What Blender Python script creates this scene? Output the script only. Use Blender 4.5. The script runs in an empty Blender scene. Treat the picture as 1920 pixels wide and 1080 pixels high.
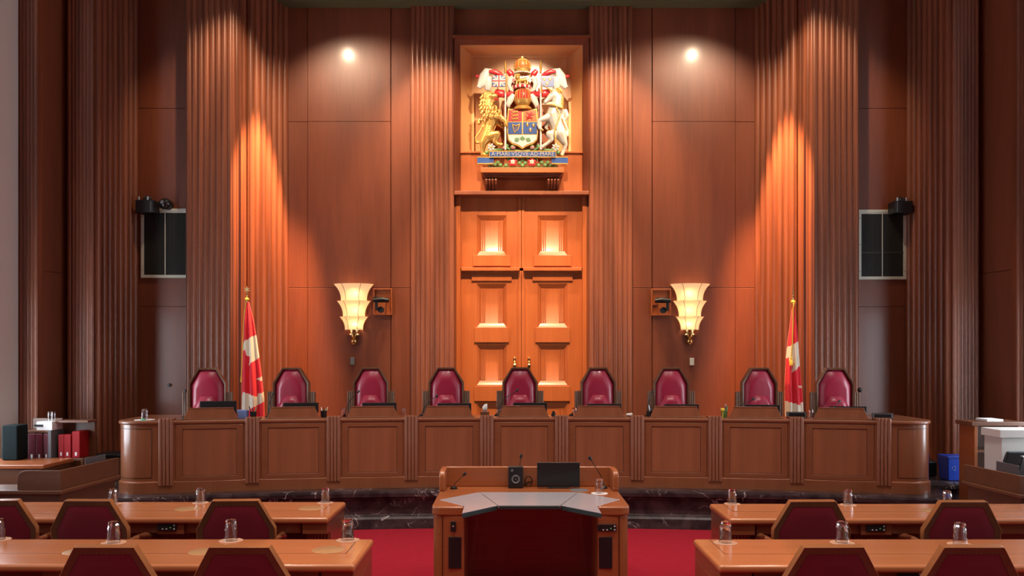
import bpy, bmesh, math, random
from mathutils import Vector, Matrix
random.seed(7)
S = bpy.context.scene
COL = S.collection
pi = math.pi

# ------------------------------------------------------------------ camera
CX, CH, F, HY = -0.155, 2.15, 1600.0, 665.0
cam = bpy.data.cameras.new('camera'); camo = bpy.data.objects.new('camera', cam); COL.objects.link(camo)
camo.location = (CX, 0, CH); camo.rotation_euler = (pi/2, 0, 0)
cam.sensor_width = 36; cam.lens = 36*F/1920; cam.shift_y = (HY-540)/1920
cam.clip_start = 0.05; cam.clip_end = 100
S.camera = camo
def X(px, d): return (px-960)*d/F + CX          # metres across, for something standing d metres away
def Z(py, d): return CH - (py-HY)*d/F           # metres up

# ------------------------------------------------------------------ world, lights, exposure
S.view_settings.view_transform = 'Standard'; S.view_settings.look = 'None'
S.view_settings.gamma = 1; S.view_settings.use_curve_mapping = False
S.view_settings.exposure = 0.0
w = bpy.data.worlds.new('world'); S.world = w; w.use_nodes = True
w.node_tree.nodes['Background'].inputs[0].default_value = (0.75, 0.85, 1, 1)
w.node_tree.nodes['Background'].inputs[1].default_value = 0.6
LT = []
def light(kind, name, loc, target, power, color, size=0.1, spot=None, blend=0.5, spec=1.0):
    l = bpy.data.lights.new(name, kind); o = bpy.data.objects.new(name, l); COL.objects.link(o)
    o.location = loc; l.energy = power; l.color = color; l.specular_factor = spec
    if kind == 'AREA': l.shape = 'SQUARE'; l.size = size
    else: l.shadow_soft_size = size
    if spot: l.spot_size = math.radians(spot); l.spot_blend = blend
    if target is not None:
        o.rotation_euler = (Vector(target)-Vector(loc)).to_track_quat('-Z', 'Y').to_euler()
    return o
WARM = (1, 0.66, 0.36); WARM2 = (1, 0.76, 0.52); SOFT = (1, 0.84, 0.70)
for s in (-1, 1):
    light('SPOT', 'flag_spot', (s*3.33, 12.9, 7.9), (s*4.4, 13.3, 0.0), 9500, (1, 0.53, 0.25), 0.05, 29, 0.5, 0.2)
    light('SPOT', 'wall_spot', (s*3.26, 11.7, 7.85), (s*2.2, 14.4, 4.0), 430, WARM2, 0.05, 86, 0.6)
    light('SPOT', 'door_spot', (s*0.5, 10.0, 7.9), (s*0.45, 14.1, 2.9), 1800, WARM, 0.06, 36, 0.6, 0.2)
    light('SPOT', 'pilaster_spot', (s*3.5, 11.4, 7.85), (s*4.5, 12.9, 5.9), 400, WARM2, 0.08, 56, 0.9, 0.5)
    light('SPOT', 'inner_pilaster_spot', (s*1.45, 12.6, 7.85), (s*1.45, 13.9, 5.0), 950, WARM2, 0.08, 62, 0.9, 0.5)
light('SPOT', 'arms_spot', (0.35, 10.9, 7.9), (0.0, 14, 6.1), 880, WARM2, 0.05, 34, 0.6)
for x in (-3.6, -1.2, 1.2, 3.6):
    for y in (1.5, 4.6, 7.7):
        light('SPOT', 'ceiling_downlight', (x, y, 7.9), (x, y, 0), 350 if y > 4 else 230, SOFT, 0.16, 74 if y > 7 else 90, 0.6)
for x in (-3, 0, 3):
    light('SPOT', 'bench_fill_spot', (x, 7.6, 7.9), (x, 10.8, 0.9), 480, (1, 0.88, 0.78), 0.12, 58, 0.8, 0.5)  # fill spots added to brighten the bench front, no known fittings
WINDOW_LIGHT = 9.5

# ------------------------------------------------------------------ materials
MATS = {}
def nt(name):
    m = bpy.data.materials.new(name); m.use_nodes = True
    return m, m.node_tree.nodes, m.node_tree.links, m.node_tree.nodes['Principled BSDF']
def C4(c): return (c[0], c[1], c[2], 1)
def plain(name, col, rough=0.5, metal=0, spec=0.5, emit=None, es=0, coat=0, sheen=0, noise=0.0, ns=20):
    m, N, L, b = nt(name)
    b.inputs['Base Color'].default_value = C4(col); b.inputs['Roughness'].default_value = rough
    b.inputs['Metallic'].default_value = metal; b.inputs['Specular IOR Level'].default_value = spec
    b.inputs['Coat Weight'].default_value = coat; b.inputs['Sheen Weight'].default_value = sheen
    if emit: b.inputs['Emission Color'].default_value = C4(emit); b.inputs['Emission Strength'].default_value = es
    if noise:
        t = N.new('ShaderNodeTexCoord'); n = N.new('ShaderNodeTexNoise'); n.inputs['Scale'].default_value = ns
        n.inputs['Detail'].default_value = 5
        r = N.new('ShaderNodeMapRange'); r.inputs[3].default_value = 1-noise; r.inputs[4].default_value = 1+noise
        h = N.new('ShaderNodeHueSaturation'); h.inputs['Color'].default_value = C4(col)
        L.new(t.outputs['Object'], n.inputs['Vector']); L.new(n.outputs['Fac'], r.inputs[0])
        L.new(r.outputs[0], h.inputs['Value']); L.new(h.outputs[0], b.inputs['Base Color'])
    MATS[name] = m; return m
def wood(name, c1, c2, rough=0.35, axis='z', stave=0.0, sc=1.0, coat=0.25, veneer=False, figure=0.5):
    m, N, L, b = nt(name)
    t = N.new('ShaderNodeTexCoord')
    src = t.outputs['Object']
    if veneer:   # book matched: the grain mirrors about the middle of the panel
        sx = N.new('ShaderNodeSeparateXYZ'); L.new(src, sx.inputs[0])
        ax = N.new('ShaderNodeMath'); ax.operation = 'ABSOLUTE'; L.new(sx.outputs[0], ax.inputs[0])
        az = N.new('ShaderNodeMath'); az.operation = 'ABSOLUTE'; L.new(sx.outputs[2], az.inputs[0])
        u = N.new('ShaderNodeMath'); u.operation = 'ADD'; L.new(ax.outputs[0], u.inputs[0]); L.new(az.outputs[0], u.inputs[1])
        v = N.new('ShaderNodeMath'); v.operation = 'SUBTRACT'; L.new(ax.outputs[0], v.inputs[0]); L.new(az.outputs[0], v.inputs[1])
        cb = N.new('ShaderNodeCombineXYZ'); L.new(u.outputs[0], cb.inputs[0]); L.new(v.outputs[0], cb.inputs[2]); src = cb.outputs[0]
    def mp(sx_, sy_, sz_):
        q = N.new('ShaderNodeMapping'); q.inputs['Scale'].default_value = (sx_, sy_, sz_); L.new(src, q.inputs['Vector']); return q
    def ax(a, l): return {'z': (a, a, l), 'x': (l, a, a), 'y': (a, l, a)}[axis]
    m1 = mp(*ax(3.2*sc, 0.35*sc)); n1 = N.new('ShaderNodeTexNoise'); n1.inputs['Scale'].default_value = 1.0
    n1.inputs['Detail'].default_value = 6; n1.inputs['Roughness'].default_value = 0.6; n1.inputs['Distortion'].default_value = 0.2
    L.new(m1.outputs[0], n1.inputs['Vector'])
    m2 = mp(*ax(70*sc, 2.2*sc)); n2 = N.new('ShaderNodeTexNoise'); n2.inputs['Scale'].default_value = 1.0
    n2.inputs['Detail'].default_value = 3; L.new(m2.outputs[0], n2.inputs['Vector'])
    mx = N.new('ShaderNodeMath'); mx.operation = 'MULTIPLY_ADD'; mx.inputs[1].default_value = 0.35; L.new(n2.outputs['Fac'], mx.inputs[0])
    ml = N.new('ShaderNodeMath'); ml.operation = 'MULTIPLY'; ml.inputs[1].default_value = 0.65; L.new(n1.outputs['Fac'], ml.inputs[0])
    L.new(ml.outputs[0], mx.inputs[2])
    r = N.new('ShaderNodeMapRange'); r.inputs[1].default_value = 0.30; r.inputs[2].default_value = 0.70
    L.new(mx.outputs[0], r.inputs[0])
    mixc = N.new('ShaderNodeMix'); mixc.data_type = 'RGBA'; mixc.inputs[6].default_value = C4(c1); mixc.inputs[7].default_value = C4(c2)
    L.new(r.outputs[0], mixc.inputs[0]); out = mixc.outputs[2]
    if stave:
        m3 = mp(9.5, 9.5, 0.42); n3 = N.new('ShaderNodeTexNoise'); n3.inputs['Scale'].default_value = 1.0
        n3.inputs['Detail'].default_value = 0.5; L.new(m3.outputs[0], n3.inputs['Vector'])
        r3 = N.new('ShaderNodeMapRange'); r3.inputs[1].default_value = 0.35; r3.inputs[2].default_value = 0.65
        r3.inputs[3].default_value = 1-stave; r3.inputs[4].default_value = 1+stave*0.7; L.new(n3.outputs['Fac'], r3.inputs[0])
        h = N.new('ShaderNodeHueSaturation'); L.new(out, h.inputs['Color']); L.new(r3.outputs[0], h.inputs['Value']); out = h.outputs[0]
    L.new(out, b.inputs['Base Color'])
    b.inputs['Roughness'].default_value = rough; b.inputs['Coat Weight'].default_value = coat; b.inputs['Coat Roughness'].default_value = 0.15
    bp = N.new('ShaderNodeBump'); bp.inputs['Strength'].default_value = 0.02; bp.inputs['Distance'].default_value = 0.01
    L.new(n2.outputs['Fac'], bp.inputs['Height']); L.new(bp.outputs[0], b.inputs['Normal'])
    MATS[name] = m; return m
def marble(name):
    m, N, L, b = nt(name); t = N.new('ShaderNodeTexCoord')
    n = N.new('ShaderNodeTexNoise'); n.inputs['Scale'].default_value = 3.5; n.inputs['Detail'].default_value = 8
    n.inputs['Distortion'].default_value = 1.4; L.new(t.outputs['Object'], n.inputs['Vector'])
    cr = N.new('ShaderNodeValToRGB'); e = cr.color_ramp.elements
    e[0].position = 0.35; e[0].color = (0.022, 0.015, 0.017, 1); e[1].position = 0.7; e[1].color = (0.075, 0.048, 0.050, 1)
    L.new(n.outputs['Fac'], cr.inputs[0])
    v = N.new('ShaderNodeTexNoise'); v.inputs['Scale'].default_value = 2.3; v.inputs['Detail'].default_value = 7
    v.inputs['Distortion'].default_value = 2.2; mp = N.new('ShaderNodeMapping'); mp.inputs['Rotation'].default_value = (0.3, 0.7, 0.4)
    L.new(t.outputs['Object'], mp.inputs[0]); L.new(mp.outputs[0], v.inputs['Vector'])
    s = N.new('ShaderNodeMath'); s.operation = 'SUBTRACT'; s.inputs[1].default_value = 0.5; L.new(v.outputs['Fac'], s.inputs[0])
    a = N.new('ShaderNodeMath'); a.operation = 'ABSOLUTE'; L.new(s.outputs[0], a.inputs[0])
    r = N.new('ShaderNodeMapRange'); r.inputs[1].default_value = 0.0; r.inputs[2].default_value = 0.02; r.inputs[3].default_value = 1; r.inputs[4].default_value = 0
    L.new(a.outputs[0], r.inputs[0])
    v2 = N.new('ShaderNodeTexNoise'); v2.inputs['Scale'].default_value = 4.0; L.new(t.outputs['Object'], v2.inputs['Vector'])
    r2 = N.new('ShaderNodeMapRange'); r2.inputs[1].default_value = 0.48; r2.inputs[2].default_value = 0.66; L.new(v2.outputs['Fac'], r2.inputs[0])
    mu = N.new('ShaderNodeMath'); mu.operation = 'MULTIPLY'; L.new(r.outputs[0], mu.inputs[0]); L.new(r2.outputs[0], mu.inputs[1])
    mx = N.new('ShaderNodeMix'); mx.data_type = 'RGBA'; mx.inputs[7].default_value = (0.50, 0.42, 0.40, 1)
    L.new(mu.outputs[0], mx.inputs[0]); L.new(cr.outputs[0], mx.inputs[6]); L.new(mx.outputs[2], b.inputs['Base Color'])
    b.inputs['Roughness'].default_value = 0.26; b.inputs['Specular IOR Level'].default_value = 0.3; MATS[name] = m; return m
def glassy(name):
    m, N, L, b = nt(name)
    b.inputs['Base Color'].default_value = (1, 1, 1, 1); b.inputs['Transmission Weight'].default_value = 1
    b.inputs['Roughness'].default_value = 0.02; b.inputs['IOR'].default_value = 1.45; MATS[name] = m; return m

W_WALL = wood('mahogany_wall', (0.155, 0.038, 0.016), (0.26, 0.070, 0.028), 0.42, 'z', 0, coat=0.16)
W_REED = wood('mahogany_reeds', (0.175, 0.050, 0.022), (0.29, 0.088, 0.038), 0.38, 'z', 0.24, coat=0.14)
W_DOOR = wood('cherry_door', (0.33, 0.078, 0.020), (0.47, 0.125, 0.034), 0.38, 'z', 0, coat=0.2)
W_NICHE = wood('blond_niche', (0.70, 0.34, 0.13), (0.82, 0.43, 0.18), 0.35, 'z', 0, coat=0.3)
W_BENCH = wood('bench_mahogany', (0.21, 0.068, 0.028), (0.29, 0.10, 0.044), 0.28, 'z', 0, 1.4, coat=0.6)
W_POST = wood('bench_post', (0.22, 0.070, 0.030), (0.27, 0.090, 0.040), 0.40, 'z', 0, 0.6, coat=0.1)
W_BENCHX = wood('bench_rail', (0.20, 0.064, 0.027), (0.275, 0.092, 0.040), 0.33, 'x', 0, 1.4, coat=0.35)
W_VEN = wood('bench_veneer', (0.26, 0.084, 0.037), (0.325, 0.112, 0.050), 0.36, 'z', 0.10, 0.8, coat=0.25)
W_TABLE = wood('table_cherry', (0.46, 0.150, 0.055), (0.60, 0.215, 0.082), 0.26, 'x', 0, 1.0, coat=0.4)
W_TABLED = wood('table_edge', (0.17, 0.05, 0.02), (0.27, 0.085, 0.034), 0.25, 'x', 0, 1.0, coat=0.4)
W_LECT = wood('lectern_cherry', (0.30, 0.085, 0.028), (0.42, 0.13, 0.045), 0.28, 'x', 0, 1.0, coat=0.35)
W_CHAIR = wood('chair_frame_wood', (0.10, 0.036, 0.016), (0.16, 0.058, 0.026), 0.4, 'z', 0, 2, coat=0.2)
W_JCH = wood('judge_chair_wood', (0.13, 0.058, 0.030), (0.20, 0.09, 0.046), 0.38, 'z', 0, 2, coat=0.2)
W_LIP = wood('chair_top_wood', (0.28, 0.10, 0.034), (0.38, 0.145, 0.05), 0.3, 'x', 0, 2, coat=0.3)
W_DARK = wood('dark_clerk_wood', (0.11, 0.04, 0.018), (0.17, 0.064, 0.03), 0.4, 'x', 0, 1.5, coat=0.2)
M_INLAY = plain('dark_inlay', (0.06, 0.018, 0.008), 0.4)
M_MARB = marble('dark_veined_marble')
M_CARPET = plain('red_carpet', (0.30, 0.014, 0.026), 0.95, 0, 0.05, sheen=0.0, noise=0.14, ns=9)
M_CEIL = plain('ceiling_paint', (0.30, 0.27, 0.22), 0.8)
M_CORN = plain('cornice_green', (0.12, 0.13, 0.06), 0.7)
M_WHITE = plain('white_paint', (0.72, 0.70, 0.66), 0.5)
M_LEATHER = plain('red_leather', (0.37, 0.020, 0.055), 0.34, 0, 0.5, coat=0.15, noise=0.06, ns=60)
M_FABRIC = plain('crimson_fabric', (0.155, 0.007, 0.018), 0.9, 0, 0.15, sheen=0.12, noise=0.1, ns=80)
M_BRASS = plain('brass', (0.80, 0.55, 0.22), 0.2, 1)
M_BRONZE = plain('dark_bronze', (0.28, 0.17, 0.06), 0.35, 0.9)
M_LETTER = plain('faded_letters', (0.42, 0.40, 0.36), 0.5)
M_GOLD = plain('gilt', (0.66, 0.38, 0.10), 0.36, 0.6, noise=0.15, ns=30)
M_SILV = plain('silver_white', (0.62, 0.56, 0.46), 0.35, 0.15)
M_BLACK = plain('black_plastic', (0.012, 0.012, 0.014), 0.4)
M_SCREEN = plain('black_screen', (0.010, 0.011, 0.012), 0.3, coat=0.2)
M_GREYP = plain('grey_plastic', (0.16, 0.16, 0.17), 0.45)
M_METAL = plain('steel', (0.6, 0.6, 0.6), 0.3, 1)
M_GLASS = glassy('clear_glass')
M_PAPER = plain('white_paper', (0.80, 0.78, 0.76), 0.7)
M_DOILY = plain('coaster_paper', (0.62, 0.34, 0.22), 0.6)
M_CORK = plain('tan_inlay', (0.50, 0.27, 0.12), 0.35, coat=0.3)
M_LGREY = plain('grey_leather', (0.42, 0.40, 0.44), 0.26, 0, 0.5, coat=0.35, noise=0.04, ns=14)
M_DGREEN = plain('dark_green_edge', (0.02, 0.035, 0.035), 0.4)
M_RED = plain('flag_red', (0.80, 0.012, 0.035), 0.75, sheen=0.2)
M_FWHITE = plain('flag_white', (0.86, 0.76, 0.62), 0.75)
M_CORD = plain('gold_cord', (0.85, 0.52, 0.06), 0.5)
M_GRILLEF = plain('aluminium_frame', (0.66, 0.68, 0.58), 0.5, 0.1)
M_MESH = plain('speaker_mesh', (0.028, 0.030, 0.026), 0.6)
M_ORED = plain('enamel_red', (0.55, 0.025, 0.03), 0.35)
M_OBLUE = plain('enamel_blue', (0.035, 0.09, 0.30), 0.35)
M_OGREEN = plain('enamel_green', (0.13, 0.27, 0.09), 0.45)
M_OWHITE = plain('enamel_white', (0.66, 0.63, 0.56), 0.4)
M_OORANGE = plain('enamel_orange', (0.62, 0.15, 0.03), 0.4)
M_BLUEBIN = plain('blue_bin', (0.012, 0.05, 0.42), 0.45)
M_BINDER = plain('red_binder', (0.32, 0.006, 0.012), 0.5, 0, 0.25)
M_BINDERD = plain('maroon_binder', (0.12, 0.01, 0.022), 0.4)
M_GREENBX = plain('dark_green_case', (0.004, 0.009, 0.010), 0.8, 0, 0.15)
M_BLUEP = plain('blue_paper', (0.17, 0.25, 0.55), 0.7)
M_YEL = plain('yellow_plastic', (0.85, 0.65, 0.05), 0.5)
M_GRN = plain('green_plastic', (0.03, 0.40, 0.16), 0.5)
M_LED = plain('green_led', (0.1, 0.5, 0.1), 0.5, emit=(0.25, 1, 0.2), es=0.12)
M_FROST = plain('frosted_acrylic', (0.11, 0.10, 0.11), 0.35)
M_DIM = plain('dim_pane_glow', (0.8, 0.85, 0.9), 0.6, emit=(0.80, 0.90, 1.0), es=1.25)  # glow added for daylight, kept weak on upper and rear panes to spare walls
M_DAY = plain('bright_pane_glow', (0.8, 0.85, 0.9), 0.6, emit=(0.80, 0.90, 1.0), es=WINDOW_LIGHT)  # glow added in place of daylight through the lower near panes
m, N_, L_, b_ = nt('alabaster_shade'); M_SHADE = m
b_.inputs['Base Color'].default_value = (0.95, 0.86, 0.70, 1); b_.inputs['Roughness'].default_value = 0.35
b_.inputs['Emission Color'].default_value = (1, 0.74, 0.46, 1); b_.inputs['Emission Strength'].default_value = 0.30
tr = N_.new('ShaderNodeBsdfTranslucent'); tr.inputs[0].default_value = (1, 0.88, 0.66, 1)
mxs = N_.new('ShaderNodeMixShader'); mxs.inputs[0].default_value = 0.55
L_.new(b_.outputs[0], mxs.inputs[1]); L_.new(tr.outputs[0], mxs.inputs[2]); L_.new(mxs.outputs[0], N_['Material Output'].inputs[0])

# ------------------------------------------------------------------ mesh helpers
class MB:
    def __init__(s): s.v = []; s.f = []; s.m = []; s.mi = 0; s.T = Matrix()
    def add(s, vs, fs):
        b = len(s.v); s.v += [tuple(s.T @ Vector(v)) for v in vs]
        for f in fs: s.f.append([b+i for i in f]); s.m.append(s.mi)
    def box(s, x0, x1, y0, y1, z0, z1):
        s.add([(x0,y0,z0),(x1,y0,z0),(x1,y1,z0),(x0,y1,z0),(x0,y0,z1),(x1,y0,z1),(x1,y1,z1),(x0,y1,z1)],
              [(0,3,2,1),(4,5,6,7),(0,1,5,4),(1,2,6,5),(2,3,7,6),(3,0,4,7)])
    def prism(s, poly, a0, a1, axis='y', poly2=None):
        P2 = poly2 or poly
        def q(p, a): return {'y': (p[0], a, p[1]), 'z': (p[0], p[1], a), 'x': (a, p[0], p[1])}[axis]
        n = len(poly)
        s.add([q(p, a0) for p in poly]+[q(p, a1) for p in P2],
              [tuple(range(n)), tuple(range(2*n-1, n-1, -1))]+[(i, n+i, n+(i+1) % n, (i+1) % n) for i in range(n)])
    def ring(s, outer, inner, y0, y1, yi=None):
        n = len(outer); yi = y0 if yi is None else yi
        vs = [(p[0], y0, p[1]) for p in outer]+[(p[0], yi, p[1]) for p in inner]+[(p[0], y1, p[1]) for p in outer]+[(p[0], y1, p[1]) for p in inner]
        fs = []
        for i in range(n):
            j = (i+1) % n
            fs += [(i, j, n+j, n+i), (2*n+i, 3*n+i, 3*n+j, 2*n+j), (i, 2*n+i, 2*n+j, j), (n+i, n+j, 3*n+j, 3*n+i)]
        s.add(vs, fs)
    def lathe(s, prof, seg=24, c=(0, 0, 0), a0=0, a1=2*pi, sy=1.0, closed=False):
        full = abs(a1-a0-2*pi) < 1e-6; k = seg if full else seg+1
        vs = []
        for i in range(k):
            a = a0+(a1-a0)*i/seg
            for r, z in prof: vs.append((c[0]+r*math.cos(a), c[1]+sy*r*math.sin(a), c[2]+z))
        n = len(prof); fs = []
        for i in range(seg):
            j = (i+1) % k
            for t in range(n-1 if not closed else n):
                u = (t+1) % n
                fs.append((i*n+t, j*n+t, j*n+u, i*n+u))
        s.add(vs, fs)
    def tube(s, pts, rad, seg=10, flat=None):
        pts = [Vector(p) for p in pts]
        if not hasattr(rad, '__len__'): rad = [rad]*len(pts)
        vs = []; up = Vector((0, 1, 0.01))
        for i, p in enumerate(pts):
            t = (pts[min(i+1, len(pts)-1)]-pts[max(i-1, 0)]).normalized()
            a = t.cross(up)
            if a.length < 1e-3: a = t.cross(Vector((1, 0, 0)))
            a.normalize(); b = a.cross(t).normalized()
            for j in range(seg):
                g = 2*pi*j/seg
                vs.append(tuple(p + a*math.cos(g)*rad[i] + b*math.sin(g)*rad[i]*(flat or 1)))
        n = len(pts); fs = []
        for i in range(n-1):
            for j in range(seg):
                k = (j+1) % seg; fs.append((i*seg+j, i*seg+k, (i+1)*seg+k, (i+1)*seg+j))
        fs += [tuple(range(seg-1, -1, -1)), tuple((n-1)*seg+j for j in range(seg))]
        s.add(vs, fs)
    def ball(s, c, r, seg=14, rings=8):
        r = (r, r, r) if not hasattr(r, '__len__') else r
        vs = [(c[0], c[1], c[2]+r[2])]; fs = []
        for i in range(1, rings):
            p = pi*i/rings
            for j in range(seg):
                a = 2*pi*j/seg; vs.append((c[0]+r[0]*math.sin(p)*math.cos(a), c[1]+r[1]*math.sin(p)*math.sin(a), c[2]+r[2]*math.cos(p)))
        vs.append((c[0], c[1], c[2]-r[2]))
        for j in range(seg):
            k = (j+1) % seg; fs.append((0, 1+j, 1+k)); b = 1+(rings-2)*seg; fs.append((b+j, len(vs)-1, b+k))
            for i in range(rings-2):
                a = 1+i*seg; fs.append((a+j, a+seg+j, a+seg+k, a+k))
        s.add(vs, fs)
    def capsule(s, a, b, ra, rb):
        a = Vector(a); b = Vector(b); n = 5
        for i in range(n+1):
            t = i/n; s.ball(tuple(a.lerp(b, t)), ra+(rb-ra)*t, 10, 6)
    def strip(s, A, B):                       # quads between two equally long rows of points
        n = len(A); s.add(list(A)+list(B), [(i, i+1, n+i+1, n+i) for i in range(n-1)])
    def build(s, name, mats, parent=None, bevel=0, loc=None, angle=35, seg=2):
        me = bpy.data.meshes.new(name); me.from_pydata(s.v, [], s.f)
        for mm in (mats if isinstance(mats, (list, tuple)) else [mats]): me.materials.append(mm)
        me.polygons.foreach_set('material_index', s.m)
        bm = bmesh.new(); bm.from_mesh(me); bmesh.ops.recalc_face_normals(bm, faces=bm.faces); bm.to_mesh(me); bm.free()
        me.polygons.foreach_set('use_smooth', [True]*len(me.polygons)); me.set_sharp_from_angle(angle=math.radians(angle))
        o = bpy.data.objects.new(name, me); COL.objects.link(o)
        if parent: o.parent = parent
        if loc: o.location = loc
        if bevel:
            md = o.modifiers.new('bevel', 'BEVEL'); md.width = bevel; md.segments = seg; md.limit_method = 'ANGLE'; md.angle_limit = math.radians(40)
            md.harden_normals = True
        return o
def tag(o, label, cat, group=None, kind=None):
    o['label'] = label; o['category'] = cat
    if group: o['group'] = group
    if kind: o['kind'] = kind
    return o
def thing(name, loc, label, cat, group=None, rz=0):
    o = bpy.data.objects.new(name, None); COL.objects.link(o); o.location = loc; o.rotation_euler = (0, 0, rz)
    o.empty_display_size = 0.1
    return tag(o, label, cat, group)
def struct(o): o['kind'] = 'structure'; return o
def dup(root, loc, label, rz=None, group=None):
    r = root.copy(); COL.objects.link(r); r.location = loc
    if rz is not None: r.rotation_euler = (0, 0, rz)
    r['label'] = label
    if group: r['group'] = group
    for ch in list(root.children):
        c = ch.copy(); COL.objects.link(c); c.parent = r
        for g in list(ch.children):
            d = g.copy(); COL.objects.link(d); d.parent = c
    return r
def part(mb, name, mat, parent, bevel=0, **k): return mb.build(name, mat, parent, bevel, **k)
def text_mesh(name, body, size, mat, parent, loc, rot=(pi/2, 0, 0), depth=0.002, space=1.0):
    cu = bpy.data.curves.new(name, 'FONT'); cu.body = body; cu.size = size; cu.extrude = depth
    cu.align_x = 'CENTER'; cu.align_y = 'CENTER'; cu.space_character = space; cu.resolution_u = 3
    to = bpy.data.objects.new(name+'_src', cu); COL.objects.link(to)
    dg = bpy.context.evaluated_depsgraph_get(); me = bpy.data.meshes.new_from_object(to.evaluated_get(dg))
    bpy.data.objects.remove(to)
    me.materials.clear(); me.materials.append(mat)
    o = bpy.data.objects.new(name, me); COL.objects.link(o); o.parent = parent; o.location = loc; o.rotation_euler = rot
    return o
def reeds(mb, p0, p1, n, z0, z1, bulge=0.5, gap=0.12, back=0.10, seg=6):
    """half-round vertical reeds from p0 to p1 in plan; they bulge to the viewer's side"""
    a = Vector(p0); b = Vector(p1); d = (b-a); Ln = d.length; d.normalize(); nn = Vector((d.y, -d.x))
    mid = (a+b)/2
    if nn.dot(Vector((CX, 0))-mid) < 0: nn = -nn
    w = Ln/n; pts = []
    for i in range(n):
        c = a+d*(w*(i+0.5)); r = w*(1-gap)/2
        pts.append(a+d*(w*i))
        for k in range(seg+1):
            t = pi-pi*k/seg; pts.append(c+d*(r*math.cos(t))+nn*(r*bulge*2*math.sin(t)*0.5))
    pts.append(b)
    lo = [(p.x, p.y, z0) for p in pts]; hi = [(p.x, p.y, z1) for p in pts]
    mb.strip(lo, hi)
    q0 = a-nn*back; q1 = b-nn*back
    mb.add([(a.x, a.y, z0), (q0.x, q0.y, z0), (q0.x, q0.y, z1), (a.x, a.y, z1)], [(0, 1, 2, 3)])
    mb.add([(b.x, b.y, z0), (q1.x, q1.y, z0), (q1.x, q1.y, z1), (b.x, b.y, z1)], [(0, 1, 2, 3)])
    mb.add([(q0.x, q0.y, z0), (q1.x, q1.y, z0), (q1.x, q1.y, z1), (q0.x, q0.y, z1)], [(0, 1, 2, 3)])
# ------------------------------------------------------------------ room shell
FZ = 0.47                                    # height of the marble platform
CEILZ = 8.0
mb = MB(); mb.box(-7.2, 7.2, -4, 11.6, -0.1, 0); struct(mb.build('floor', M_CARPET))
mb = MB(); mb.box(-7.2, 7.2, -4, 14.6, CEILZ, CEILZ+0.1); struct(mb.build('ceiling', M_CEIL))
mb = MB(); mb.box(-7.2, 7.2, -4.1, -4.0, 0, CEILZ); struct(mb.build('wall_front', W_WALL))

# central back wall: backing slabs, then veneered panels with open joints
mb = MB()
for s in (-1, 1):
    x = sorted((s*1.07, s*3.95)); mb.box(x[0], x[1], 14.0, 14.4, FZ-0.4, CEILZ)
    x = sorted((s*1.79, s*2.135)); 
    for z0, z1 in ((FZ, 3.24), (3.246, CEILZ)): mb.box(x[0], x[1], 13.965, 14.0, z0, z1)
    x = sorted((s*2.142, s*3.49))
    for z0, z1 in ((FZ, 3.24), (3.246, 5.955), (5.961, CEILZ)): mb.box(x[0], x[1], 13.94, 14.0, z0, z1)
    x = sorted((s*3.497, s*3.83))
    for z0, z1 in ((FZ, 3.24), (3.246, 5.955), (5.961, CEILZ)): mb.box(x[0], x[1], 13.955, 14.0, z0, z1)
mb.box(-1.07, 1.07, 14.0, 14.4, 7.30, CEILZ)                   # lintel
mb.box(-1.07, 1.07, 14.35, 14.45, FZ-0.4, CEILZ)
struct(mb.build('wall_back', W_WALL, bevel=0.003))
# flanking recessed walls with the grilles
for s, nm in ((-1, 'wall_back_left'), (1, 'wall_back_right')):
    mb = MB(); x = sorted((s*4.9, s*5.95))
    mb.box(x[0], x[1], 12.99, 13.2, 0, CEILZ)
    x = sorted((s*5.05, s*5.85))
    for z0, z1 in ((FZ, Z(575, 12.95)-0.003), (Z(575, 12.95)+0.003, Z(203, 12.95)-0.003), (Z(203, 12.95)+0.003, CEILZ)):
        mb.box(x[0], x[1], 12.955, 12.99, z0, z1)
    struct(mb.build(nm, W_WALL, bevel=0.003))
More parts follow.
